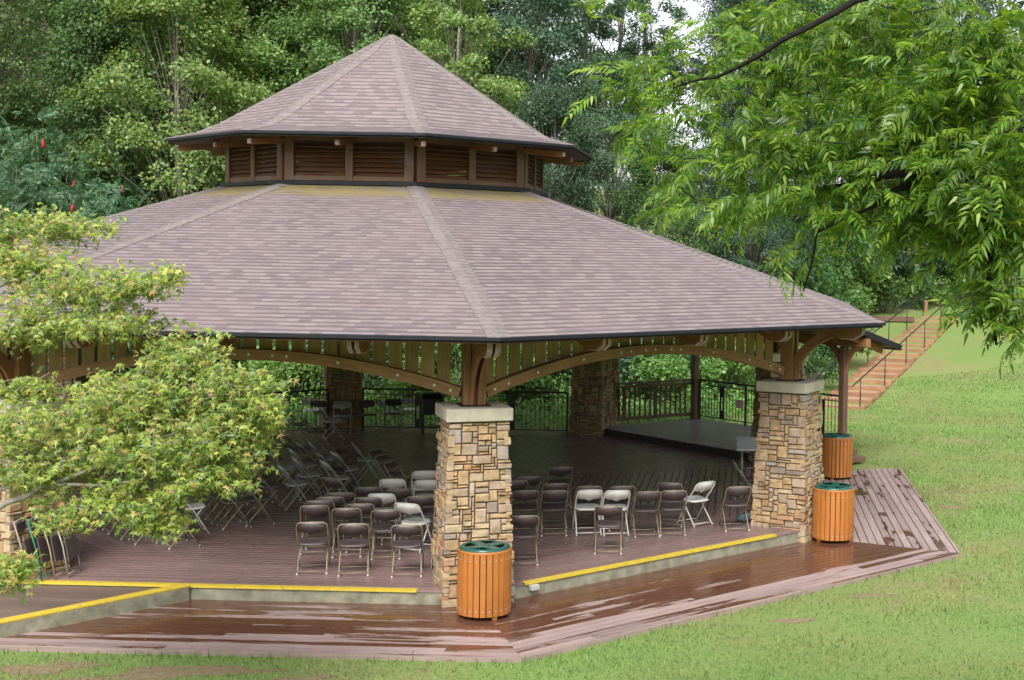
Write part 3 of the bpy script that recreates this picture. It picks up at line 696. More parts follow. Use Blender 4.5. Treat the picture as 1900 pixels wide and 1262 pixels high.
# ---------------------------------------------------------------- folding chairs
def make_chair(pm, fm, label):
    """origin under the middle of the seat, facing +y"""
    o = empty('folding_chair', label=label, cat='chair')
    W = .215; r = .0115
    # long tube: front feet -> up past the seat -> rounded top of the back -> down again
    def side(x): return [(x, .235, .012), (x, .12, .20), (x, -.02, .43), (x, -.16, .60), (x*.99, -.235, .70)]
    left = side(-W); right = side(W)
    top = [(-W*.93, -.262, .748), (-W*.75, -.272, .768), (0, -.275, .773), (W*.75, -.272, .768), (W*.93, -.262, .748)]
    q = MB(); q.tube(left+top+right[::-1], r, 8); 
    q.tube([(-W, .215, .045), (W, .215, .045)], .008, 6); q.build('front_frame', fm, o)
    q = MB()
    rear = [(-W*.9, .13, .415), (-W*.9, .06, .33), (-W*.93, -.12, .12), (-W*.95, -.20, .012)]
    q.tube(rear, .010, 7); q.tube([(-x, y, z) for x, y, z in rear], .010, 7)
    q.tube([(-W*.94, -.185, .045), (W*.94, -.185, .045)], .008, 6); q.tube([(-W*.9, .13, .415), (W*.9, .13, .415)], .009, 6)
    q.build('rear_frame', fm, o)
    # seat: rounded rectangle, dished
    q = MB(); n = 28; ring = []
    for k in range(n):
        t = 2*math.pi*k/n; c, s = math.cos(t), math.sin(t); e = .55
        x = .205*abs(c)**e*(1 if c > 0 else -1); y = .195*abs(s)**e*(1 if s > 0 else -1)
        ring.append((x*(1+.06*(y > 0)), y+.02))
    vs = []
    for sc, z in ((.97, .412), (1.0, .425), (.97, .444), (.8, .440), (.4, .431)):
        vs += [(x*sc, (y-.02)*sc+.02, z+.02*max(0, (y*sc))/.2) for x, y in ring]
    fs = [tuple(range(n))[::-1], tuple(4*n+k for k in range(n))]
    for i in range(4):
        for k in range(n): a = i*n+k; b = i*n+(k+1) % n; fs.append((a, b, b+n, a+n))
    q.add(vs, fs, None, True); q.build('seat', pm, o)
    # back panel: scalloped lower edge, slightly curved
    q = MB(); N = 16; vs = []
    for i in range(N+1):
        x = -W*.97+2*W*.97*i/N; u = x/(W*.97); lo = .605-.022*math.cos(u*math.pi*1.0)-.010*math.cos(u*3*math.pi); hi = .764-.05*max(0, abs(u)-.72)**1.2*3
        bow = -.022*(1-u*u)
        for z in (lo, (lo+hi)/2, hi):
            y = -.16-(z-.60)*.70+bow+.02
            vs.append((x, y-.009, z)); vs.append((x, y+.009, z))
    fs = []
    for i in range(N):
        a = i*6; b = a+6
        fs += [(a,a+2,b+2,b),(a+2,a+4,b+4,b+2),(a+1,b+1,b+3,a+3),(a+3,b+3,b+5,a+5),(a,b,b+1,a+1),(a+4,a+5,b+5,b+4)]
    fs += [(0,1,3,2),(2,3,5,4)]; e = N*6; fs += [(e,e+2,e+3,e+1),(e+2,e+4,e+5,e+3)]
    q.add(vs, fs, None, True); q.build('backrest', pm, o)
    for x, y in ((-W,.24),(W,.24),(-W*.95,-.205),(W*.95,-.205)):
        q = MB(); q.lathe([(.001,.0),(.016,.001),(.017,.02),(.012,.03)], (x,y,0), 10); q.build('foot_cap', MAT['rubber'], o)
    return o
PROTO = {}
CHAIRS = [
 (-1.05, -7.5, 2, 'b', 'brown folding chair in the nearest row, leftmost of the three before the yellow edge'),
 (-0.47, -7.7, 2, 'b', 'brown folding chair in the nearest row, middle one of the three before the yellow edge'),
 (0.28, -7.89, 4, 'b', 'brown folding chair in the nearest row, closest to the near stone pillar on its left'),
 (-1.08, -6.21, 2, 'b', 'brown folding chair directly behind the leftmost chair of the nearest row'),
 (-0.6, -6.5, 2, 'b', 'brown folding chair directly behind the middle chair of the nearest row'),
 (-0.02, -6.72, 3, 'b', 'brown folding chair with a wide gap, half behind the white chair nearest the pillar'),
 (0.4, -6.27, 28, 'w', 'white folding chair turned to the right, the nearest white one left of the pillar'),
 (-1.03, -5.82, 0, 'b', 'brown folding chair third in the leftmost column, tucked close behind its neighbours'),
 (-0.4, -6.18, 4, 'b', 'brown folding chair just left of the white ones, its top above the middle column'),
 (-0.88, -5.52, 2, 'b', 'brown folding chair fourth in the leftmost column of the front block'),
 (-0.26, -5.65, 10, 'b', 'dark brown folding chair leaning against the white chair left of the pillar'),
 (-0.07, -5.35, 8, 'w', 'white folding chair in the middle of the brown block left of the pillar'),
 (0.52, -5.67, 5, 'b', 'dark brown folding chair almost touching the left side of the near pillar'),
 (-0.74, -5.16, 0, 'b', 'brown folding chair at the back end of the leftmost column'),
 (0.19, -4.94, 5, 'b', 'dark folding chair behind the white one in the middle of the block'),
 (-0.3, -4.72, 3, 'b', 'dark folding chair at the rear of the block behind the middle white chair'),
 (0.09, -3.98, 5, 'w', 'white folding chair standing alone at the rear of the block left of the pillar'),
 (0.62, -3.21, 0, 'w', 'tall looking white folding chair farthest back beside the near pillar'),
 (0.64, -4.17, 0, 'w', 'white folding chair half hidden by the near pillar, in front of another white one'),
 (1.98, -7.47, 2, 'b', 'brown folding chair just right of the orange bin and near pillar'),
 (2.2, -5.37, 2, 'b', 'brown folding chair directly behind the one beside the orange bin'),
 (2.67, -5.44, 2, 'b', 'brown folding chair left of the two joined white chairs'),
 (2.76, -4.78, 2, 'b', 'dark folding chair tucked behind the one left of the white pair'),
 (3.05, -3.05, 0, 'b', 'black looking folding chair farthest back right of the near pillar'),
 (2.35, -4.02, -5, 'b', 'dark folding chair at the back, second from the near pillar'),
 (2.09, -4.42, -5, 'b', 'dark folding chair at the back touching the right side of the near pillar'),
 (3.24, -5.47, 0, 'w', 'left chair of the two white folding chairs joined side by side'),
 (3.68, -5.58, 0, 'w', 'right chair of the two white folding chairs joined side by side'),
 (3.37, -6.9, 10, 'b', 'brown folding chair alone in front of the two joined white chairs'),
 (3.27, -5.11, 0, 'b', 'dark folding chair hidden behind the left one of the white pair'),
 (3.82, -5.19, -3, 'b', 'dark folding chair hidden behind the right one of the white pair'),
 (4.17, -5.75, 0, 'b', 'brown folding chair just right of the two joined white chairs'),
 (4.63, -5.71, 5, 'b', 'brown folding chair left of the single turned white chair'),
 (4.77, -5.0, 20, 'b', 'dark folding chair turned aside, behind the brown ones near the turned white chair'),
 (5.2, -5.0, -28, 'w', 'single white folding chair turned to the left near the right stone pillar'),
 (5.77, -5.51, 0, 'b', 'brown folding chair beside the left face of the right stone pillar'),
 (-1.64, -2.47, 70, 'g', 'pale grey folding chair in side view, nearest of the column right of the maple'),
 (-1.46, -1.55, 70, 'g', 'grey folding chair in side view, second of the column right of the maple'),
 (-1.6, -0.44, 70, 'g', 'grey folding chair in side view, third of the column right of the maple'),
 (-0.93, -1.98, 66, 'g', 'grey folding chair in side view, front of the second column from the maple'),
 (-0.78, -0.94, 66, 'g', 'grey folding chair with light back, rear of the second column from the maple'),
 (-1.05, -1.11, 66, 'b', 'dark folding chair between the two grey columns in side view'),
 (-1.5, 0.3, 66, 'b', 'dark folding chair at the rear of the column right of the maple'),
 (-0.43, 0.19, 80, 'g', 'grey folding chair in side view standing alone on the open floor'),
 (-0.04, -1.0, 120, 'b', 'black folding chair, farthest left of the dark trio turned to the right'),
 (0.09, -1.65, 125, 'b', 'black folding chair, middle one of the dark trio turned to the right'),
 (0.25, -2.5, 120, 'b', 'black folding chair, nearest of the dark trio turned to the right'),
 (-0.79, -3.8, 40, 'b', 'dark folding chair turned half right behind the leftmost brown column'),
 (-1.95, 8.59, 0, 'w', 'white folding chair at the far edge, leftmost against the black railing'),
 (-1.66, 8.07, 20, 'b', 'dark folding chair at the far edge beside the white one left of the far pillar'),
 (-1.14, 7.37, 180, 'g', 'grey framed folding chair out before of the far stone pillar'),
 (-0.53, 7.58, 170, 'b', 'dark folding chair before the far railing, just right of the far pillar'),
 (-0.03, 8.08, 60, 'g', 'grey folding chair in side view before the far railing'),
 (0.11, 7.77, 180, 'b', 'black folding chair before the far railing, next to the dark upright plate'),
 (0.53, 8.53, 0, 'w', 'white folding chair before the far railing, beside the black cooler'),
 (-1.34, 6.36, 75, 'g', 'pale folding chair in side view, nearest of those before the far pillar'),
 (-2.44, 6.46, 75, 'g', 'pale folding chair in side view whose seat shows at the maple edge'),
 (-2.08, 5.88, 75, 'b', 'dark folding chair in side view behind the pale seat at the maple edge'),
 (-1.67, 4.5, 75, 'b', 'dark folding chair in side view on the open floor before the far chairs'),
 (-3.13, -4.47, 70, 'w', 'pale seated folding chair seen below the maple twigs, alone on the dark floor'),
 (-2.17, -3.83, 72, 'b', 'dark folding chair with long crossed legs seen right below the maple'),
 (-3.72, -5.02, 68, 'b', 'dark folding chair under the maple, nearest in its slanting row'),
 (-4.0, -4.59, 68, 'b', 'dark folding chair under the maple, second in its slanting row'),
 (-4.27, -4.16, 68, 'b', 'dark folding chair under the maple, third in its slanting row'),
 (-4.55, -3.71, 68, 'b', 'dark folding chair under the maple, fourth in its slanting row'),
 (-1.95, -0.7, 75, 'g', 'grey folding chair, first back in the row left of the grey column'),
 (-2.28, 0.51, 73, 'b', 'dark folding chair, second back in the row left of the grey column'),
 (-2.64, 1.82, 71, 'b', 'dark folding chair, third back in the row left of the grey column'),
 (-3.02, 3.06, 69, 'b', 'dark folding chair, fourth back in the row left of the grey column'),
 (-3.38, 4.17, 76, 'b', 'dark folding chair, fifth back in the row left of the grey column'),
 (-2.07, -2.61, 74, 'b', 'dark folding chair, first back in the row behind the long crossed legs'),
 (-2.35, -1.83, 72, 'b', 'dark folding chair, second back in the row behind the long crossed legs'),
 (-2.65, -1.07, 70, 'b', 'dark folding chair, third back in the row behind the long crossed legs'),
 (-2.96, -0.27, 68, 'b', 'dark folding chair, fourth back in the row behind the long crossed legs'),
 (-3.27, 0.54, 75, 'b', 'dark folding chair, fifth back in the row behind the long crossed legs'),
 (-3.61, 1.43, 73, 'b', 'dark folding chair, sixth back in the row behind the long crossed legs'),
 (-2.52, -4.05, 71, 'b', 'dark folding chair, first back in the middle row under the maple'),
 (-2.77, -3.52, 69, 'b', 'dark folding chair, second back in the middle row under the maple'),
 (-3.02, -3.02, 76, 'b', 'dark folding chair, third back in the middle row under the maple'),
 (-3.29, -2.45, 74, 'b', 'dark folding chair, fourth back in the middle row under the maple'),
 (-3.59, -1.8, 72, 'b', 'dark folding chair, fifth back in the middle row under the maple'),
 (-3.9, -1.11, 70, 'b', 'dark folding chair, sixth back in the middle row under the maple'),
 (-3.16, -5.42, 68, 'b', 'dark folding chair, first back in the front left row under the maple'),
 (-3.39, -4.95, 75, 'b', 'dark folding chair, second back in the front left row under the maple'),
 (-3.64, -4.42, 73, 'b', 'dark folding chair, third back in the front left row under the maple'),
 (-3.9, -3.86, 71, 'b', 'dark folding chair, fourth back in the front left row under the maple'),
 (-4.18, -3.23, 69, 'b', 'dark folding chair, fifth back in the front left row under the maple'),
 (-1.27, 0.38, 76, 'g', 'grey folding chair, first back in the cluster beyond the grey column'),
 (-1.05, 1.14, 74, 'b', 'dark folding chair, second back in the cluster beyond the grey column'),
 (-2.61, 3.19, 72, 'b', 'dark folding chair, third back in the cluster beyond the grey column'),
 (-2.2, 2.27, 70, 'b', 'dark folding chair, fourth back in the cluster beyond the grey column'),
 (-1.84, 1.74, 68, 'b', 'dark folding chair, fifth back in the cluster beyond the grey column'),
]

for i, (x, y, hd, c, lab) in enumerate(CHAIRS):
    mats = {'b': ('brownp', 'brownf'), 'w': ('whitep', 'whitef'), 'g': ('greyp', 'greyf')}[c]
    if c not in PROTO: PROTO[c] = o = make_chair(MAT[mats[0]], MAT[mats[1]], lab)
    else: o = copy_tree(PROTO[c])
    o.location = (x, y, .003); o.rotation_euler = (0, 0, -rad(hd)); o['label'] = lab; o['group'] = 'folding chairs set out on the pavilion floor'
# folded chairs leaning on the left pillar
lp = V(-1, RP, 0); tl, nl = frame(-1); rng = random.Random(3)
ax = V(-1,1).normalized(); sx = Vector((math.cos(ang(-1)), math.sin(ang(-1)), 0))
labs = ['folded tan chair leaning on the left stone pillar, outermost of its stack', 'folded brown chair with green frame leaning on the left stone pillar between tan frames', 'folded tan chair second from the floor side of the leaning stack', 'folded grey chair innermost of the stack leaning on the left stone pillar']
for i in range(4):
    base = lp + sx*(.66+.07*i) + ax*(.22-.16*i)
    mt = MAT[['tan', 'greenf', 'tan', 'greyf'][i]]
    o = empty('folded_chair', tuple(base), rad(-12), label=labs[i], cat='folded chair', group='folded chairs leaning on the left pillar')
    q = MB()
    for s in (-.2, .2): q.tube([(0, s, .01), (-.08, s, .45), (-.2, s*.97, .84)], .012, 7)
    q.tube([(-.2, -.194, .84), (-.205, 0, .86), (-.2, .194, .84)], .012, 7); q.tube([(0,-.2,.06),(0,.2,.06)], .01, 6); q.build('frame', mt, o)
    q = MB(); q.box((-.175, 0, .76), (.02, .38, .15), (1,0,0)); q.build('backrest', MAT['brownp'], o, .005)
    q = MB(); q.box((-.045, 0, .42), (.02, .36, .36), Vector((1,0,.2)).normalized(), (0,1,0), Vector((-.2,0,1)).normalized()); q.build('seat', MAT['brownp'], o, .006)
# ---------------------------------------------------------------- litter bins
def make_bin(label):
    o = empty('litter_bin', label=label, cat='litter bin', group='round slatted litter bins beside the stone pillars')
    H, R = .90, .345; N = 26
    q = MB()
    for i in range(N):
        t = 2*math.pi*i/N; d = Vector((math.cos(t), math.sin(t), 0)); tt = Vector((-d.y, d.x, 0))
        w_ = 2*math.pi*R/N-.008
        c = d*R; vs = []
        for z in (.055, H):
            for a, b in ((-w_/2, -.012), (w_/2, -.012), (w_/2-.003, .014), (-w_/2+.003, .014)): vs.append(c+tt*a+d*b+Vector((0,0,z)))
        q.add(vs, [(3,2,1,0),(4,5,6,7),(0,1,5,4),(1,2,6,5),(2,3,7,6),(3,0,4,7)], [(v.z*.6+i, v.dot(tt)) for v in vs])
    q.build('slatted_shell', MAT['orange'], o)
    q = MB(); q.lathe([(.001,.07),(.325,.07),(.325,.885),(.30,.885)], n=40); q.build('liner', MAT['dark'], o)
    q = MB()
    for i in range(N):
        t = 2*math.pi*i/N; d = Vector((math.cos(t), math.sin(t), 0))
        for z in (.13, .80): q.box(d*(R+.0155)+Vector((0,0,z)), (.006, .014, .014), d, (-d.y, d.x, 0))
    q.build('screws', MAT['bolt'], o)
    q = MB(); q.lathe([(.362,.885),(.366,.905),(.358,.918),(.345,.918),(.335,.90)], n=48); q.build('top_band', MAT['orange'], o)
    # green lid: a raised rim with three openings round the hub
    q = MB(); n = 48; 
    q.lathe([(.336,.895),(.336,.925),(.325,.945),(.30,.952),(.265,.945)], n=n)
    q.lathe([(.055,.93),(.09,.938),(.0755,.915)], n=24); q.lathe([(.001,.945),(.06,.938)], n=24)
    for k in range(4):
        t = k*math.pi/2+.5; d = Vector((math.cos(t), math.sin(t), 0)); q.bar(d*.05+Vector((0,0,.936)), d*.30+Vector((0,0,.944)), .13, .014)
    q.build('lid', MAT['green'], o)
    q = MB(); q.lathe([(.001,.90),(.30,.90)], n=32); q.build('lid_opening', MAT['dark'], o)
    for k in range(3):
        t = k*2.1+.4-1.57; q = MB(); q.box((.30*math.cos(t), .30*math.sin(t), .03), (.07, .07, .06)); q.build('foot', MAT['orange'], o, .006)
    return o
b1 = make_bin('orange slatted litter bin with green lid in front of the near stone pillar'); b1.location = (1.27, -9.53, ZL+.003)
b2 = copy_tree(b1); b2.location = (7.47, -5.72, ZL+.003); b2.rotation_euler.z = .5; b2['label'] = 'orange slatted litter bin with green lid right of the right stone pillar, nearer one'
b3 = copy_tree(b1); b3.location = (9.58, .42, ZL+.003); b3.rotation_euler.z = 1.1; b3['label'] = 'orange slatted litter bin beyond the right stone pillar beside the wooden stage post'
# ---------------------------------------------------------------- table, cooler, bag
tb = empty('folding_table', (7.42, -.62, .003), rad(-14), label='grey folding table standing on the floor behind the right stone pillar', cat='table')
q = MB(); q.box((0, 0, .735), (.76, 1.85, .035)); q.build('tabletop', MAT['tabletop'], tb, .012)
for sy in (-1, 1):
    q = MB()
    for sx_ in (-.25, .25): q.tube([(sx_, sy*.62, .715), (sx_, sy*.66, .35), (sx_*1.15, sy*.68, .01)], .014, 7)
    q.tube([(-.27, sy*.67, .12), (.27, sy*.67, .12)], .010, 6); q.tube([(0, sy*.66, .35), (0, sy*.15, .70)], .009, 6); q.build('leg_frame', MAT['greyf'], tb)
tb2 = copy_tree(PROTO['b']); tb2.location = (6.62, -3.1, .003); tb2.rotation_euler.z = -rad(100); tb2['label'] = 'dark folding chair in side view under the table end by the right stone pillar'; tb2['group'] = 'folding chairs set out on the pavilion floor'
ck = empty('cooler_cart', (1.05, 7.0, .003), .1, label='black cooler with a lid on tall legs at the far railing behind the near pillar', cat='cooler')
q = MB(); q.box((0,0,.72), (.52,.42,.42), top=1.06); q.build('body', MAT['blackmetal'], ck, .03)
q = MB(); q.box((0,0,.985), (.62,.50,.11), top=.72); q.build('lid', MAT['blackmetal'], ck, .03)
for sx_ in (-.22, .22):
    for sy in (-.17, .17): q = MB(); q.box((sx_, sy, .26), (.035, .035, .52)); q.build('leg', MAT['blackmetal'], ck)
q = MB(); q.box((0,0,.18), (.46,.36,.02)); q.build('shelf', MAT['blackmetal'], ck)
bg_ = empty('duffel_bag', (6.15, -4.95, .0), .2, label='small blue and grey bag lying under the brown chair beside the right pillar', cat='bag')
q = MB(); q.tube([(-.2,0,.06),(-.12,.01,.085),(0,0,.095),(.1,.01,.085),(.18,0,.05)], [.035,.07,.085,.07,.03], 12); q.build('body', simple('blue_grey_cloth', (.10,.17,.22), .7, .4, 12), bg_)
q = MB(); q.tube([(-.1,-.02,.15),(-.05,-.05,.21),(.05,-.05,.2),(.09,-.02,.15)], .012, 7); q.build('strap', MAT['dark'], bg_)
cb = MB(); cb.tube([(6.72,-2.6,.012),(6.6,-3.0,.012),(6.72,-3.5,.012),(6.5,-3.9,.012),(6.62,-4.4,.012),(6.5,-4.75,.012)], .009, 6)
cb.build('extension_cord', simple('orange_cord', (.45,.10,.03), .5), None, label='thin orange cord running over the floor beside the right stone pillar', cat='cord')
# ---------------------------------------------------------------- hillside stairs
stt = empty('timber_stairway', (SB.x, SB.y, 0), label='new orange timber stairway climbing the grass hillside to the right', cat='stairway')
D3 = Vector((SDIR.x, SDIR.y, 0)); Lx = Vector((SDIR.y, -SDIR.x, 0)); rng = random.Random(4)
NS = 18; run = SL/NS; q = MB(); tr = MB(); ends = [MB(), MB()]
for i in range(NS+1):
    z = -.27+2.12*(i+1)/(NS+1)*1.03; c = D3*(run*i); w_ = .74; rise = .125
    lx0 = rng.uniform(-.1, .04)
    q.box(c+Lx*(lx0/2)+Vector((0,0,z-rise/2-.02)), (2*w_-lx0, .14, rise+.06), Lx, D3, uvf=lambda v: (v.dot(Lx)+i*3, v.z))
    tr.box(c+D3*(run/2)+Vector((0,0,z-.06)), (2*w_-.12, run-.15, .09), Lx, D3)
    for sg in (-1, 1):
        c2 = c+Lx*(sg*(w_+.02))+D3*(run*.42)
        ends[sg > 0].box(c2+Vector((0,0,z-.06)), (.13, run*.96, .15), Lx, D3, uvf=lambda v: (v.dot(D3)+i*3, v.z))
q.build('risers', MAT['steps'], stt, .006); tr.build('treads', MAT['tread'], stt)
for e_ in ends: e_.build('side_timbers', MAT['steps'], stt, .006)
for sg, lab in ((-.78, 'black steel handrail on the left side of the hillside stairway'), (.66, 'black steel handrail on the right side of the hillside stairway')):
    o = empty('handrail', tuple(Vector((SB.x, SB.y, 0))+Lx*sg), label=lab, cat='handrail', group='handrails of the hillside stairway')
    g = lambda f: D3*(SL*f)+Vector((0,0,-.27+2.17*f))
    q = MB(); q.tube([g(-.06)+Vector((0,0,1.02)), g(.5)+Vector((0,0,1.02)), g(1.08)+Vector((0,0,1.05))], .024, 8); q.build('rail', MAT['blackmetal'], o)
    for f in (0, .2, .4, .6, .8, 1.0): q = MB(); q.tube([g(f), g(f)+Vector((0,0,1.02))], .02, 8); q.build('post', MAT['blackmetal'], o)
q = MB(); p0 = Vector((SB.x, SB.y, 0))+D3*(SL-1.5)-Lx*.9; q.bar(p0+Vector((0,0,1.83)), p0-Lx*4.5+Vector((0,0,1.83)), .16, .22)
q.build('retaining_timber', MAT['railwood'], None, .01, label='dark landscape timber lying across the slope left of the stair top', cat='timber edging')
pst = Vector((SB.x, SB.y, 0))+D3*(SL+2)-Lx*1.0; q = MB(); q.box(Vector((0,0,.3)), (.16, .1, .6)); pp = q.build('marker_post', MAT['steps'], None, .01, label='short pale wooden marker post beyond the top of the stairway', cat='post'); pp.location = (pst.x, pst.y, float(gz(pst.x, pst.y))-.05)
# ---------------------------------------------------------------- foliage tools
def rnd_unit(n, R):
    v = R.normal(size=(n,3)); return v/np.linalg.norm(v, axis=1, keepdims=True)
def place_leaves(C_, Ynorm, Yfwd, size, tv, tf):
    """template tv (m,3): x width, y length, z normal; C_ (n,3) base points; normals & forward directions"""
    Z = Ynorm/np.linalg.norm(Ynorm, axis=1, keepdims=True); Y = Yfwd-(Yfwd*Z).sum(1, keepdims=True)*Z
    Y /= np.linalg.norm(Y, axis=1, keepdims=True)+1e-9; X = np.cross(Y, Z); s = size[:, None, None]
    P = C_[:, None, :] + s*(tv[None,:,0:1]*X[:,None,:] + tv[None,:,1:2]*Y[:,None,:] + tv[None,:,2:3]*Z[:,None,:])
    m_ = len(tv); F = (np.arange(len(C_))*m_)[:,None,None] + tf[None]
    return P.reshape(-1,3), F.reshape(-1, tf.shape[1])
LEAF = (np.array([(0,0,0),(.36,.42,.07),(0,1,-.08),(-.36,.42,.07)], float), np.array([(0,1,2,3)]))
LEAF6 = (np.array([(0,0,0),(.19,.3,.05),(.15,.65,.03),(0,1,-.12),(-.15,.65,.03),(-.19,.3,.05),(0,.5,0)], float), np.array([(0,1,6,6),(1,2,6,6)]))
def star():
    vs = [(0,0,0)]; A = [(-120,.35),(-84,.30),(-58,.80),(-36,.40),(-8,.38),(0,1.15),(8,.38),(36,.40),(58,.80),(84,.30),(120,.35)]
    for a, r in A: a = rad(a); vs.append((r*math.sin(a)*.60, r*math.cos(a)*.60+.0, -.22*r*r))
    fs = [(0,i,i+1) for i in range(1, len(A))]
    return np.array(vs), np.array(fs)
STAR = star()
def pinnate(n=8, droop=.38, seed=2):
    vs = []; fs = []; rr = random.Random(seed)
    def leaflet(b, d, L, w_):
        d = np.array(d)/np.linalg.norm(d); s = np.cross(d, (0,0,1)); s /= np.linalg.norm(s); b = np.array(b); i = len(vs)
        up = np.array((0,0,1.)); tw = rr.uniform(-.5, .5); s = s*math.cos(tw)+up*math.sin(tw)
        vs.extend([b, b+d*L*.30+s*w_+up*.010, b+d*L*.66+s*w_*.62-up*L*.06, b+d*L-up*L*.25, b+d*L*.66-s*w_*.62-up*L*.06, b+d*L*.30-s*w_+up*.010])
        fs.extend([(i,i+1,i+2,i+5),(i+5,i+2,i+3,i+4)])
    for i in range(n):
        f = .16+.80*i/n+rr.uniform(-.02,.02); b = (.03*math.sin(f*4), f, -droop*f*f); L = .29*(1-.45*abs(f-.55))*rr.uniform(.65,1.15); w_ = .040
        for sg in (-1, 1): leaflet(b, (sg*.8, .62+rr.uniform(-.2,.2), -.3+rr.uniform(-.35,.25)), L, w_)
    leaflet((0, .97, -droop*.92), (0, 1, -.9), .27, .042)
    i = len(vs); w_ = .005    # stalk
    for f in (0, .5, 1.): vs.extend([np.array((.03*math.sin(f*4)-w_, f*.96, -droop*f*f)), np.array((.03*math.sin(f*4)+w_, f*.96, -droop*f*f))])
    fs.extend([(i,i+1,i+3,i+2),(i+2,i+3,i+5,i+4)])
    return np.array(vs), np.array(fs)
PINN = pinnate()
def tree_variant(name, seed, kind, H=17., leafmat='f_mid', bark='bark'):
    R = np.random.default_rng(seed); rr = random.Random(seed)
    o = empty(name); tb_ = MB()
    lean = Vector((rr.uniform(-.06,.06), rr.uniform(-.06,.06), 1))
    pts = [Vector((0,0,-.5))+Vector((lean.x*z+.18*math.sin(z*.4+seed), lean.y*z+.15*math.cos(z*.5), z)) for z in np.linspace(0, H*.93, 12)]
    r0 = .2 if kind != 'shrub' else .05
    rs = [r0*(1-.88*i/11)**.9+.012 for i in range(12)]; tb_.tube(pts, rs, 9)
    C_ = []; 
    ncl = {'broad': 135, 'pine': 110, 'conifer': 130, 'airy': 85}[kind]
    for i in range(ncl):
        f = rr.uniform(.12, 1) if kind != 'airy' else rr.uniform(.3, 1)
        z = H*f
        if kind in ('broad', 'airy'): rad_ = (2.9*math.sin(math.pi*min(1, f*.88+.10))**.75+.4)*rr.uniform(.45, 1.05)
        elif kind == 'pine': rad_ = (2.6*(1-f*.7))*rr.uniform(.4, 1.1)
        else: rad_ = 2.6*(1-f)**.8*rr.uniform(.5, 1.1)+.2
        a = rr.uniform(0, 2*math.pi); k = min(11, f*11*.93); base = pts[int(k)]
        tip = Vector((base.x+rad_*math.cos(a), base.y+rad_*math.sin(a), z + (rad_*.1 if kind != 'conifer' else -rad_*.25)))
        st = Vector(pts[max(0, int(k*.86))]); mid = (st+tip)/2+Vector((0,0,.12*rad_*(1 if kind != 'conifer' else .2)))
        br = max(.014, .055*(1-f*.7)*(rad_/2.5)); tb_.tube([st, mid, tip], [br, br*.6, br*.25], 5)
        C_.append((tip, rad_, a))
    V_ = []; F_ = []; n0 = 0
    for tip, rad_, a in C_:
        nl_ = {'broad': 430, 'pine': 380, 'conifer': 380, 'airy': 260}[kind]
        cr = rr.uniform(.75, 1.5)*(.62 if kind == 'airy' else 1); sz3 = np.array({'broad': (1, 1, .55), 'airy': (.9, .9, .5), 'pine': (1.1, 1.1, .28), 'conifer': (.9, .9, .35)}[kind])*cr
        u = rnd_unit(nl_, R)*(R.random((nl_,1))**.55); P = u*sz3+np.array(tip)
        P[:,2] -= .22*(u[:,0]**2+u[:,1]**2)*cr
        outw = np.concatenate([P[:,:2]-np.array(tip)[:2]*.0, np.zeros((nl_,1))], 1); outw /= np.linalg.norm(outw, axis=1, keepdims=True)+1e-6
        nrm = outw*.45+np.array((0,0,.8))+R.normal(size=(nl_,3))*.55; fwd = outw*.8+R.normal(size=(nl_,3))*.6+np.array((0,0,-.35))
        s_ = R.uniform(.08, .185, nl_)
        tv, tf = LEAF
        if kind in ('pine', 'conifer'): tv = tv*np.array((.45, 1, 1))
        p, f_ = place_leaves(P, nrm, fwd, s_, tv, tf); V_.append(p); F_.append(f_+n0); n0 += len(p)
    tb_.build('trunk', MAT[bark], o)
    fast('crown', np.concatenate(V_), np.concatenate(F_), MAT[leafmat], o)
    return o
def park(o): o.location = (0, 0, -400)
VAR = {}
def get_tree(kind):
    spec = {'mid1': (3,'broad',16,'f_mid','bark'), 'mid2': (14,'broad',18,'f_mid','bark'), 'yel': (25,'broad',15,'f_yel','bark'), 'yel2': (27,'airy',16,'f_yel','bark'),
            'dark1': (36,'broad',17,'f_dark','bark'), 'dark2': (47,'broad',20,'f_dark','bark'), 'airy': (58,'airy',19,'f_dark','bark'),
            'pine': (69,'pine',19,'f_olive','bark'), 'con': (70,'conifer',19,'f_blue','barkd')}[kind]
    nm = {'pine': 'pine_tree', 'con': 'conifer_tree'}.get(kind, 'broadleaf_tree')
    if kind not in VAR: VAR[kind] = tree_variant(nm, spec[0], spec[1], spec[2], spec[3], spec[4]); return VAR[kind]
    return copy_tree(VAR[kind])
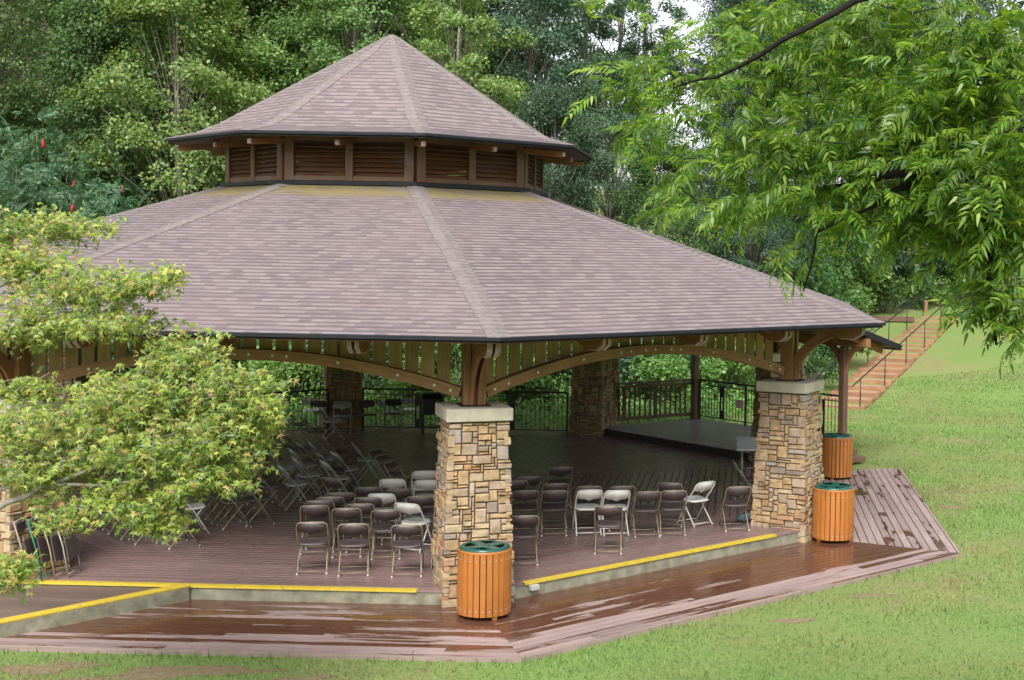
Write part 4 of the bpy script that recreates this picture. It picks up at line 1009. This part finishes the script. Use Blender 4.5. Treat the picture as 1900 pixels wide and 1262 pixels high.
TREES = [
 (-13.6, 26.8, 'pine', 1.05, 'tall olive pine with a pale trunk at the far left of the wood'),
 (-13.9, 22.8, 'mid2', 0.9, 'green broadleaf tree cut by the left frame edge'),
 (-14.2, 37.3, 'pine', 1.1, 'olive pine with bare twigs behind the far left trees'),
 (-10.0, 22.9, 'mid1', 0.82, 'mid green broadleaf tree above the sumacs at left'),
 (-10.0, 32.1, 'mid2', 1.0, 'tall broadleaf tree between the pine and the yellow green tree'),
 (-7.0, 21.1, 'yel', 0.92, 'bright yellow green broadleaf tree left of the upper roof'),
 (-5.7, 24.9, 'yel', 1.02, 'yellow green broadleaf tree just left of the roof peak slope'),
 (-8.1, 37.8, 'dark2', 1.05, 'dark tree behind the yellow green pair at left'),
 (-3.9, 26.5, 'mid1', 1.05, 'broadleaf tree with visible trunk rising from the left slope of the upper roof'),
 (-5.2, 41.3, 'yel', 1.2, 'yellowish tree far back above the left roof slope'),
 (-2.3, 32.3, 'dark1', 1.1, 'dark broadleaf tree left of the roof peak'),
 (-0.6, 40.2, 'dark2', 1.1, 'tall dark tree directly behind the roof peak'),
 (-0.7, 23.7, 'mid2', 0.88, 'mid green tree whose top shows over the left side of the roof peak'),
 (1.4, 28.4, 'mid1', 1.05, 'mid green broadleaf tree just right of the roof peak'),
 (2.5, 20.9, 'yel2', 0.92, 'light green open tree over the right slope of the upper roof'),
 (3.3, 37.1, 'dark2', 1.0, 'tall dark tree behind the light green one right of the peak'),
 (4.7, 26.5, 'dark1', 0.95, 'dark broadleaf tree above the right end of the upper roof'),
 (7.4, 42.3, 'airy', 0.9, 'thin crowned tree with sky behind it right of the upper roof'),
 (8.4, 31.8, 'airy', 0.95, 'open crowned tree breaking up the bright sky gap'),
 (10.2, 35.5, 'airy', 0.9, 'small crowned thin tree in the middle of the bright sky gap'),
 (12.5, 39.1, 'airy', 1.0, 'thin pale trunked tree at the right side of the bright sky gap'),
 (8.1, 23.6, 'dark1', 0.62, 'low dark tree below the bright sky gap'),
 (14.2, 32.5, 'con', 1.0, 'bluish conifer with drooping boughs right of the sky gap'),
 (14.4, 26.3, 'con', 0.95, 'dark conifer behind the walnut leaves'),
 (5.0, 19.2, 'dark1', 0.6, 'low dark tree behind the right roof slope'),
 (9.3, 19.2, 'mid1', 0.55, 'low green tree behind the right roof slope, below the walnut'),
 (15.5, 28.0, 'dark2', 0.9, 'tall dark tree behind the middle of the walnut leaves'),
 (19.0, 31.3, 'mid1', 1.0, 'broadleaf tree behind the walnut, above the stair head'),
 (13.0, 20.4, 'dark1', 0.5, 'low dark tree above the right end of the lower roof'),
 (22.8, 34.5, 'dark1', 1.0, 'dark tree on the hilltop behind the stairway'),
 (27.4, 37.5, 'mid2', 1.0, 'broadleaf tree on the hilltop right of the stairway'),
 (29.7, 34.9, 'dark2', 0.9, 'dark tree on the hilltop near the right frame edge'),
 (29.5, 28.8, 'mid1', 0.9, 'broadleaf tree at the right frame edge behind the walnut'),
 (-17.8, 40.2, 'dark2', 1.1, 'tall dark tree behind the far left pine'),
]

for i, (x, y, kind, sc, lab) in enumerate(TREES):
    o = get_tree(kind); rr = random.Random(i*7+1)
    o.location = (x, y, float(gz(x, y))); s = sc*rr.uniform(.96, 1.04); o.scale = (s, s, s*rr.uniform(.95, 1.05)); o.rotation_euler = (0, 0, rr.uniform(0, 6.28))
    o['label'] = lab; o['category'] = 'tree'; o['group'] = 'trees of the wood behind the pavilion'
# ---- shrubs and sumacs
def shrub(name, seed, mat, n=2600, size=(1.3,1.3,1.2), ls=(.07,.15), tmpl=LEAF, zmin=.35, nc=16):
    R = np.random.default_rng(seed); rr = random.Random(seed); o = empty(name)
    q = MB(); C_ = []
    for i in range(nc):
        a = rr.uniform(0, 6.28); r_ = rr.uniform(.2, .95)*size[0]; tip = Vector((r_*math.cos(a), r_*math.sin(a), rr.uniform(zmin, 1.)*size[2]*(1.15-.4*r_/size[0])))
        q.tube([(rr.uniform(-.1,.1), rr.uniform(-.1,.1), -.2), tip*.55+Vector((0,0,.1)), tip], [.025,.016,.006], 5); C_.append(tip)
    V_=[];F_=[];n0=0
    for tip in C_:
        m_ = n//nc; u = rnd_unit(m_, R)*(R.random((m_,1))**.5); P = u*np.array((.45,.45,.4))*size[0]/1.3+np.array(tip)
        P[:,2] = np.abs(P[:,2])
        nrm = R.normal(size=(m_,3))*.6+np.array((0,0,.8)); fwd = u+R.normal(size=(m_,3))*.4
        p, f_ = place_leaves(P, nrm, fwd, R.uniform(ls[0], ls[1], m_), *tmpl); V_.append(p); F_.append(f_+n0); n0 += len(p)
    q.build('stems', MAT['bark'], o); fast('foliage', np.concatenate(V_), np.concatenate(F_), MAT[mat], o); return o
SV = {}
SHRUBS = [
 (-11.1, 17.0, 'sumac', 0.95, 'sumac with red fruit cones at the left edge above the lower roof'),
 (-10.3, 18.8, 'sumac', 1.1, 'large sumac with orange tinged leaves left of the upper roof'),
 (-8.4, 16.3, 'sumac', 0.82, 'smaller sumac beside the left slope of the lower roof'),
 (-12.9, 20.5, 'sumac', 1.05, 'sumac cut by the left frame edge'),
 (-7.5, 18.1, 'b', 1.7, 'green shrub between the sumacs and the louvre band'),
 (-6.1, 16.8, 'c', 1.7, 'dark shrub left of the louvre band'),
 (-5.2, 18.6, 'b', 1.5, 'green shrub touching the left end of the louvre band'),
 (-2.6, 14.9, 'c', 1.2, 'dark shrub seen through the left arch beside the far pillar'),
 (-3.1, 14.0, 'a', 1.0, 'light shrub behind the railing left of the far pillar'),
 (-0.4, 14.4, 'c', 1.3, 'dark shrub behind the railing right of the far pillar'),
 (0.5, 13.1, 'a', 0.9, 'light leafy shrub behind the railing near the black cooler'),
 (2.0, 14.8, 'b', 1.2, 'green shrub behind the railing, hidden partly by the near pillar'),
 (3.6, 12.4, 'a', 1.0, 'light leafy shrub behind the railing right of the near pillar'),
 (4.8, 13.1, 'c', 1.3, 'dark shrub beside the second far pillar'),
 (7.9, 14.4, 'c', 1.25, 'dark bluish shrub behind the wooden stage railing'),
 (8.6, 13.2, 'a', 1.0, 'light green shrub left of the stage post'),
 (10.4, 14.8, 'a', 1.2, 'light green shrub right of the stage post'),
 (12.0, 16.5, 'a', 1.25, 'light green shrub above the stage railing beside the right pillar'),
 (6.8, 17.8, 'c', 1.8, 'dark tall shrub rising behind the second far pillar'),
 (3.1, 18.7, 'c', 1.8, 'dark tall shrub in the arch opening right of the near pillar'),
 (-1.5, 19.8, 'c', 1.8, 'dark tall shrub behind the first far pillar'),
 (14.2, 17.0, 'b', 0.95, 'green bush at the left foot of the stairway'),
 (15.8, 19.7, 'c', 1.1, 'dark green bush beside the left stair handrail'),
 (19.9, 31.1, 'a', 1.5, 'grey green bush on the hilltop left of the stair head'),
 (22.6, 32.5, 'b', 1.4, 'green bush on the hilltop behind the stair head'),
 (22.3, 34.6, 'c', 1.8, 'dark bush behind the hilltop at the stair head'),
 (25.3, 33.9, 'b', 1.5, 'green bush on the hilltop right of the stair head'),
 (17.5, 29.6, 'b', 1.8, 'green bush on the slope above the lower roof corner'),
 (27.3, 33.4, 'a', 1.5, 'pale green bush on the hilltop under the walnut leaves'),
]

for i, (x, y, kind, sc, lab) in enumerate(SHRUBS):
    if kind not in SV:
        if kind == 'sumac': o = shrub('sumac', 8, 'f_sumac', 34*30, (2.2,2.2,7.2), (.42,.72), PINN, .5, 34)
        else: o = shrub('leafy_shrub', {'a': 5, 'b': 6, 'c': 7}[kind], {'a': 'f_under', 'b': 'f_mid', 'c': 'f_dark'}[kind], 5200, (1.4,1.4,1.7))
        if kind == 'sumac':
            rr = random.Random(9)
            for k in range(5):
                a = rr.uniform(0, 6.28); q = MB(); c = Vector((1.9*math.cos(a), 1.9*math.sin(a), rr.uniform(5.0, 7.2)))
                q.tube([c, c+Vector((.01,0,.08)), c+Vector((.02,.01,.16)), c+Vector((.03,.01,.26))], [.03,.055,.045,.01], 7); q.build('fruit_cone', MAT['red'], o)
        SV[kind] = o
    else: o = copy_tree(SV[kind])
    rr = random.Random(i*3+2); o.location = (x, y, float(gz(x, y))); o.scale = (sc,)*3; o.rotation_euler = (0,0,rr.uniform(0,6.28))
    o['label'] = lab; o['category'] = 'shrub'; o['group'] = 'shrubs and sumacs behind the pavilion'
# ---- undergrowth carpet on the banks (uncountable)
R = np.random.default_rng(77); N = 190000
X_ = R.uniform(-26, 22, N); Y_ = R.uniform(6.5, 34, N)**1.0; keep = (np.hypot(X_, Y_) > 8.9)
s_ = (X_-SB.x)*SDIR.x+(Y_-SB.y)*SDIR.y; lat = (X_-SB.x)*SDIR.y-(Y_-SB.y)*SDIR.x
a_ = ang(2.5); u_ = X_*math.cos(a_)+Y_*math.sin(a_); v_ = X_*math.sin(a_)-Y_*math.cos(a_)
keep &= ~((lat > -2.2) & (s_ < SL+2)) & ~((np.abs(u_) < 3.4) & (v_ > 0) & (v_ < RP*C8+3.5)) & (X_ < 13)
keep &= R.random(N) < np.where(Y_ > 22, .7, 1.)
X_, Y_ = X_[keep], Y_[keep]; n = len(X_)
hgt = R.random(n)**1.5*(.35+.5*(np.sin(X_*1.1+2*np.sin(Y_*.5))*np.sin(Y_*.9)*.5+.5))+.03
P = np.stack([X_, Y_, gz(X_, Y_)+hgt], -1)
p, f_ = place_leaves(P, R.normal(size=(n,3))*.5+np.array((0,-.25,.8)), R.normal(size=(n,3))+np.array((0,0,.5)), R.uniform(.07,.17,n), *LEAF)
fast('undergrowth', p, f_, MAT['f_under'], kind='stuff')
# ---- worn bare patches in the lawn
SOIL = [(-2.4,-11.2,1.0,.24),(-3.9,-10.75,.6,.2),(-1.0,-11.75,.5,.14),(10.9,-2.9,.3,.2),(5.4,-10.3,.3,.12),(6.9,-9.2,.35,.12)]
sb = MB(); rr = random.Random(12)
for cx, cy, ra, rb in SOIL:
    ph = [rr.uniform(0, 6.28) for _ in range(4)]; V_ = [(cx, cy, float(gz(cx, cy))+.012)]
    for k in range(40):
        t = 2*math.pi*k/40; q_ = 1+.22*math.sin(3*t+ph[0])+.16*math.sin(5*t+ph[1])+.12*math.sin(9*t+ph[2]); x, y = cx+ra*q_*math.cos(t), cy+rb*q_*math.sin(t)
        V_.append((x, y, float(gz(x, y))+.004))
    sb.add(V_, [(0, k+1, (k+1) % 40+1) for k in range(40)])
sb.build('bare_soil', MAT['soil'], kind='structure')
# ---- grass blades on the lawn in front
N = 330000; yy = R.random(N)**1.0
X_ = R.uniform(-8, 26, N); Y_ = -14.5+ (R.random(N)**1.35)*32
tcam = np.hypot(X_, Y_+27.9); vis = (X_ > -6+(-.35)*(Y_+14)*0) 
def in_deck(x, y):
    m_ = np.zeros_like(x, bool)|True
    for j in range(8):
        a = ang(j+.5); m_ &= (x*math.sin(a)-y*math.cos(a)) < RL_*C8+.015
    a = ang(2.5); u = x*math.cos(ang(2.5)) + y*math.sin(ang(2.5)); v = x*math.sin(a)-y*math.cos(a)
    return m_ | ((np.abs(u) < 3.2) & (v > 0) & (v < RP*C8+3.2))
s_ = (X_-SB.x)*SDIR.x+(Y_-SB.y)*SDIR.y; lat = (X_-SB.x)*SDIR.y-(Y_-SB.y)*SDIR.x
keep = ~in_deck(X_, Y_) & ~((np.abs(lat) < .85) & (s_ > -.3)) & ((X_ > 6) | (Y_ < -8)) & (lat > -7)
pat = np.sin(X_*.8+1.7*np.sin(Y_*.6))+np.sin(Y_*1.1+X_*.37+2.)+R.normal(size=N)*.5
keep &= pat > -1.9
for cx, cy, ra, rb in SOIL:
    e_ = ((X_-cx)/ra)**2+((Y_-cy)/rb)**2; keep &= (e_ > R.uniform(.0, 1.3, N)) | (R.random(N) < .2)
X_, Y_ = X_[keep], Y_[keep]; n = len(X_)
d_ = np.hypot(X_, Y_+27.9); hb = R.uniform(.03, .075, n)*(1+.3*np.sin(X_*2)*np.sin(Y_*2.3))*(d_/17)**.1*.9; wb = R.uniform(.005, .011, n)*(d_/17)**.8
edge = np.max([X_*math.sin(ang(j+.5))-Y_*math.cos(ang(j+.5)) for j in range(8)], 0)-RL_*C8; hb *= 1+1.3*np.exp(-np.maximum(edge, 0)/.12)
az = R.uniform(0, 6.28, n); ln = R.uniform(.1, .9, n); z0 = gz(X_, Y_)-.005
A = np.stack([X_, Y_, z0], -1); dx = np.stack([np.cos(az), np.sin(az), np.zeros(n)], -1)
az2 = az+1.57+R.normal(size=n)*.3; dy = np.stack([np.cos(az2), np.sin(az2), np.zeros(n)], -1)
P = np.stack([A-dx*wb[:,None], A+dx*wb[:,None], A+dy*(hb*ln)[:,None]+np.array((0,0,1))*hb[:,None]], 1).reshape(-1,3)
fast('grass', P, np.arange(3*n).reshape(-1,3), MAT['grass'], kind='stuff')
# low broad weeds and clover near the front edge
N = 7000; X_ = R.uniform(-7, 12, N); Y_ = R.uniform(-14, -9, N); c = (np.sin(X_*2.1+np.sin(Y_*3))*np.sin(Y_*2.7+X_) > .15) & ~in_deck(X_, Y_); X_, Y_ = X_[c], Y_[c]; n = len(X_)
P = np.stack([X_, Y_, gz(X_, Y_)+R.uniform(.01,.05,n)], -1)
p, f_ = place_leaves(P, R.normal(size=(n,3))*.35+np.array((0,-.1,1)), R.normal(size=(n,3)), R.uniform(.02,.045,n), *LEAF); fast('clover', p, f_, MAT['f_under'], kind='stuff')
N = 260; X_ = R.uniform(-8, 16, N); Y_ = R.uniform(-13.5, 6, N); dk = in_deck(X_, Y_); c = (np.hypot(X_, Y_) > 9.6); X_, Y_, dk = X_[c], Y_[c], dk[c]; n = len(X_)
P = np.stack([X_, Y_, np.where(dk, ZL+.008, gz(X_, Y_)+.05)], -1)
p, f_ = place_leaves(P, R.normal(size=(n,3))*.15+np.array((0,0,1.)), R.normal(size=(n,3)), R.uniform(.03,.06,n), *STAR); fast('fallen_leaves', p, f_, MAT['fallen'], kind='stuff')
# ---------------------------------------------------------------- foreground trees grown towards their leaf sprays
def grow(limbs, sprays, seed, jitter, twig0, mb):
    """attach random spray targets to the nearest point of the growing skeleton; returns tips and directions"""
    R = np.random.default_rng(seed); nodes = []; 
    for br in limbs:
        pts = [Vector(p[:3]) for p in br]; rs = [p[3] for p in br]; P = []; Q = []
        for i in range(len(pts)-1):
            k = max(2, int((pts[i+1]-pts[i]).length/.18))
            for q_ in range(k):
                f = q_/k; P.append(pts[i].lerp(pts[i+1], f)+Vector(R.normal(size=3)*jitter)); Q.append(rs[i]*(1-f)+rs[i+1]*f)
        P.append(pts[-1]); Q.append(rs[-1]); P[0] = pts[0]; mb.tube(P, Q, 8); nodes += [tuple(p) for p in P]
    nd = np.array(nodes); 
    T = []
    rtv = np.array(_rt); upv = np.array(_up); fwv = np.array(_fw)
    for x, y, z, rx, ry, n in sprays:
        u = R.normal(size=(n,3))*.52; u = np.clip(u, -1.35, 1.35)
        T.append(np.array((x,y,z))+u[:,0:1]*rx*rtv+u[:,1:2]*ry*upv+u[:,2:3]*rx*1.0*fwv)
    T = np.concatenate(T); 
    dmin = np.array([np.min(((nd-t_)**2).sum(1)) for t_ in T]); T = T[np.argsort(dmin)]
    buf = np.zeros((len(nd)+len(T)*3, 3)); buf[:len(nd)] = nd; m_ = len(nd); tips = []; dirs = []; mids = []
    for t_ in T:
        dd = ((buf[:m_]-t_)**2).sum(1); i = int(np.argmin(dd)); a = buf[i].copy(); L = math.sqrt(dd[i])
        if L < .02: continue
        mid = (a+t_)/2+R.normal(size=3)*L*.12+np.array((0,0,L*.10)); r_ = min(twig0*3, twig0+.004*L)
        mb.tube([a, mid, t_], [r_, r_*.75, r_*.4], 4, cap=False); buf[m_] = mid; buf[m_+1] = t_; m_ += 2
        tips.append(t_); dirs.append((t_-a)/L); mids.append(mid)
    return np.array(tips), np.array(dirs), np.array(mids), R
MAPLE = [(-3.55, -11.62, 4.88, 0.505, 0.166, 165), (-3.71, -12.12, 4.44, 0.431, 0.316, 231), (-3.09, -12.79, 4.18, 0.499, 0.25, 209), (-2.45, -13.35, 4.32, 0.323, 0.151, 93), (-2.1, -13.53, 4.45, 0.128, 0.107, 27), (-3.62, -12.47, 3.86, 0.394, 0.214, 181), (-2.83, -13.07, 3.92, 0.601, 0.142, 187), (-1.92, -13.92, 3.64, 0.288, 0.199, 187), (-1.46, -14.25, 3.33, 0.36, 0.232, 216), (-1.12, -14.54, 3.18, 0.142, 0.112, 43), (-2.3, -13.84, 3.26, 0.575, 0.261, 446), (-3.57, -12.92, 3.23, 0.273, 0.098, 93), (-3.15, -13.44, 2.88, 0.584, 0.212, 360), (-1.5, -14.35, 2.98, 0.434, 0.23, 309), (-2.21, -14.08, 2.8, 0.618, 0.257, 460), (-3.26, -13.64, 2.49, 0.444, 0.183, 187), (-1.68, -14.43, 2.56, 0.456, 0.162, 172), (-2.43, -14.15, 2.32, 0.485, 0.143, 165), (-2.12, -14.34, 2.15, 0.254, 0.152, 79), (-3.0, -13.92, 2.09, 0.232, 0.113, 50), (-3.06, -15.45, 1.96, 0.137, 0.146, 64), (-4.02, -12.03, 4.78, 0.172, 0.23, 49), (-3.67, -13.21, 2.86, 0.16, 0.267, 72)]
WALNUT = [(1.66, -18.51, 5.91, 0.207, 0.169, 10), (1.84, -18.75, 6.04, 0.295, 0.184, 17), (1.68, -18.63, 5.57, 0.168, 0.149, 7), (1.95, -19.1, 5.72, 0.321, 0.232, 24), (1.84, -18.88, 5.26, 0.182, 0.091, 6), (2.18, -18.72, 6.32, 0.261, 0.149, 10), (1.92, -19.12, 5.06, 0.125, 0.089, 3), (2.28, -19.38, 5.95, 0.383, 0.296, 38), (2.22, -19.38, 5.42, 0.349, 0.209, 31), (2.23, -19.5, 5.07, 0.276, 0.103, 16), (2.47, -19.67, 4.87, 0.119, 0.085, 4), (2.56, -19.7, 4.67, 0.041, 0.102, 2), (2.59, -19.03, 6.33, 0.364, 0.182, 26), (2.82, -19.51, 6.03, 0.453, 0.331, 80), (2.73, -19.81, 5.44, 0.471, 0.286, 93), (2.73, -19.83, 5.09, 0.37, 0.118, 34), (3.37, -19.42, 6.24, 0.535, 0.232, 72), (3.21, -20.13, 5.67, 0.493, 0.329, 139), (3.2, -20.25, 5.2, 0.487, 0.244, 103), (3.43, -20.48, 5.96, 0.285, 0.285, 85), (3.38, -20.7, 5.31, 0.278, 0.309, 112), (3.5, -20.53, 4.92, 0.238, 0.174, 54), (3.53, -20.55, 4.6, 0.158, 0.127, 23), (3.36, -20.52, 4.44, 0.082, 0.063, 5), (3.58, -20.57, 4.44, 0.079, 0.143, 12), (2.99, -20.1, 4.94, 0.181, 0.072, 10), (1.67, -18.39, 6.49, 0.266, 0.076, 3), (3.3, -20.28, 4.85, 0.146, 0.097, 12), (3.09, -19.35, 6.41, 0.57, 0.089, 33)]
WALNUT_LIMBS = [[(4.85, -20.84, 5.48, 0.12), (4.03, -20.74, 5.55, 0.08), (3.57, -20.63, 5.51, 0.042), (3.31, -20.47, 5.34, 0.036), (3.0, -20.4, 5.26, 0.03), (2.79, -20.25, 5.22, 0.022), (2.66, -19.6, 5.18, 0.02), (2.42, -19.44, 5.18, 0.012)], [(5.44, -19.88, 7.38, 0.12), (4.23, -19.61, 6.9, 0.07), (3.18, -19.88, 6.5, 0.03), (2.65, -20.28, 6.25, 0.021), (2.38, -20.22, 6.1, 0.018), (2.1, -20.05, 5.93, 0.014), (1.93, -19.81, 5.84, 0.01), (1.79, -19.16, 5.83, 0.005)], [(4.23, -19.61, 6.9, 0.05), (3.89, -19.54, 6.57, 0.02), (3.68, -19.49, 6.43, 0.012), (3.37, -19.42, 6.26, 0.008)], [(3.39, -20.29, 5.35, 0.035), (3.04, -20.31, 5.23, 0.02), (2.83, -20.16, 5.07, 0.013), (2.57, -19.9, 4.9, 0.009), (2.54, -19.7, 4.53, 0.005)], [(3.66, -20.45, 5.53, 0.05), (3.47, -20.52, 5.01, 0.03), (3.41, -20.52, 4.63, 0.016), (3.47, -20.55, 4.25, 0.008)], [(3.11, -20.12, 5.27, 0.03), (2.93, -19.66, 5.43, 0.02), (2.72, -19.51, 5.36, 0.012), (2.47, -19.24, 5.44, 0.007)]]
MAPLE_LIMBS = [[(-5.99, -13.7, -0.55, 0.12), (-5.61, -13.53, 1.15, 0.1), (-5.26, -13.37, 2.13, 0.085), (-4.75, -13.05, 2.96, 0.06), (-4.16, -12.76, 3.68, 0.035), (-3.57, -12.68, 3.95, 0.02), (-2.85, -12.96, 4.03, 0.012), (-2.57, -13.12, 4.26, 0.007)], [(-5.26, -13.37, 2.13, 0.07), (-4.39, -13.48, 2.07, 0.045), (-3.76, -13.53, 2.11, 0.03), (-3.25, -13.64, 2.38, 0.022), (-2.61, -13.99, 2.64, 0.016), (-2.11, -14.11, 2.7, 0.01), (-1.49, -14.37, 2.62, 0.006)], [(-4.75, -13.05, 2.96, 0.05), (-4.39, -12.27, 4.1, 0.03), (-3.93, -12.07, 4.32, 0.016), (-3.56, -11.83, 4.73, 0.008)], [(-4.39, -13.48, 2.07, 0.04), (-3.49, -13.47, 2.62, 0.02), (-2.88, -13.6, 3.16, 0.013), (-2.35, -13.82, 3.34, 0.008), (-1.89, -13.93, 3.56, 0.005)], [(-3.25, -13.64, 2.38, 0.02), (-2.6, -14.0, 2.43, 0.012), (-2.14, -14.23, 2.18, 0.007)], [(-2.61, -13.99, 2.64, 0.014), (-1.94, -14.24, 2.97, 0.01), (-1.35, -14.38, 3.19, 0.005)], [(-5.61, -13.53, 1.15, 0.05), (-3.95, -14.94, 1.73, 0.025), (-3.14, -15.44, 1.94, 0.01)]]
NUTS = [(3.29, -20.24, 5.87), (2.5, -19.21, 6.28), (1.98, -18.89, 5.89), (2.3, -19.52, 5.1), (3.13, -19.47, 6.22)]

# maple
mp = empty('maple_tree', tuple(MAPLE_LIMBS[0][0][:3]), label='fine leaved yellow green maple reaching in from the left over the pavilion corner', cat='tree')
off = Vector(mp.location); mb = MB()
tips, dirs, mids, R = grow(MAPLE_LIMBS, MAPLE, 21, .012, .0036, mb)
mb.v = [tuple(Vector(v)-off) for v in mb.v]; mb.build('trunk', MAT['barkl'], mp)
k = 6; n = len(tips)*k; f_ = R.random((n,1))**1.6*.9; C_ = np.repeat(tips, k, 0)*(1-f_)+np.repeat(mids, k, 0)*f_+R.normal(size=(n,3))*np.array((.045,.045,.028)); Dd = np.repeat(dirs, k, 0)
nrm = R.normal(size=(n,3))*.5+np.array((-.1,-.55,.9)); fwd = Dd*.6+R.normal(size=(n,3))*.6+np.array((0,0,-.8))
p, f_ = place_leaves(C_, nrm, fwd, R.uniform(.07,.125,n), *STAR); fast('crown', p-np.array(off), f_, MAT['f_maple'], mp)
# walnut
wt = empty('walnut_tree', (8.6, -20.6, float(gz(8.6, -20.6))), label='walnut tree at upper right, dark limbs with hanging bright green compound leaves', cat='tree')
off = Vector(wt.location); mb = MB()
tr_ = [(8.6,-20.6,off.z-.3,.26),(8.5,-20.6,4.2,.22),(8.3,-20.5,6.0,.19),(8.0,-20.4,9.,.13)]
r_end = Vector(WALNUT_LIMBS[0][0][:3]); r_end2 = Vector(WALNUT_LIMBS[1][0][:3])
L2 = [tr_, [(8.5,-20.6,4.4,.17),(7.2,-20.5,4.9,.155),(*r_end,.14)], [(8.3,-20.5,6.2,.15),(7.2,-20.2,7.0,.13),(*r_end2,.12)]]
tips, dirs, mids, R = grow(L2+WALNUT_LIMBS, WALNUT, 33, .010, .0028, mb)
mb.v = [tuple(Vector(v)-off) for v in mb.v]; mb.build('trunk', MAT['barkd'], wt)
k = 2; n = len(tips)*k; f_ = np.tile([0, .85], len(tips))[:,None]; C_ = np.repeat(tips, k, 0)*(1-f_)+np.repeat(mids, k, 0)*f_; Dd = np.repeat(dirs, k, 0)
nrm = R.normal(size=(n,3))*.55+np.array((0,0,.9)); fwd = Dd*.4+R.normal(size=(n,3))*np.array((.75,.75,.4))+np.array((-.35,-.1,-.38))
p, f_ = place_leaves(C_, nrm, fwd, R.uniform(.15,.31,n), *PINN); fast('crown', p-np.array(off), f_, MAT['f_walnut'], wt)
for x, y, z in NUTS:
    q = MB(); q.lathe([(.001,-.028),(.018,-.022),(.028,0),(.02,.02),(.001,.028)], n=14); o = q.build('nut', MAT['nut'], wt); o.location = Vector((x,y,z))-off
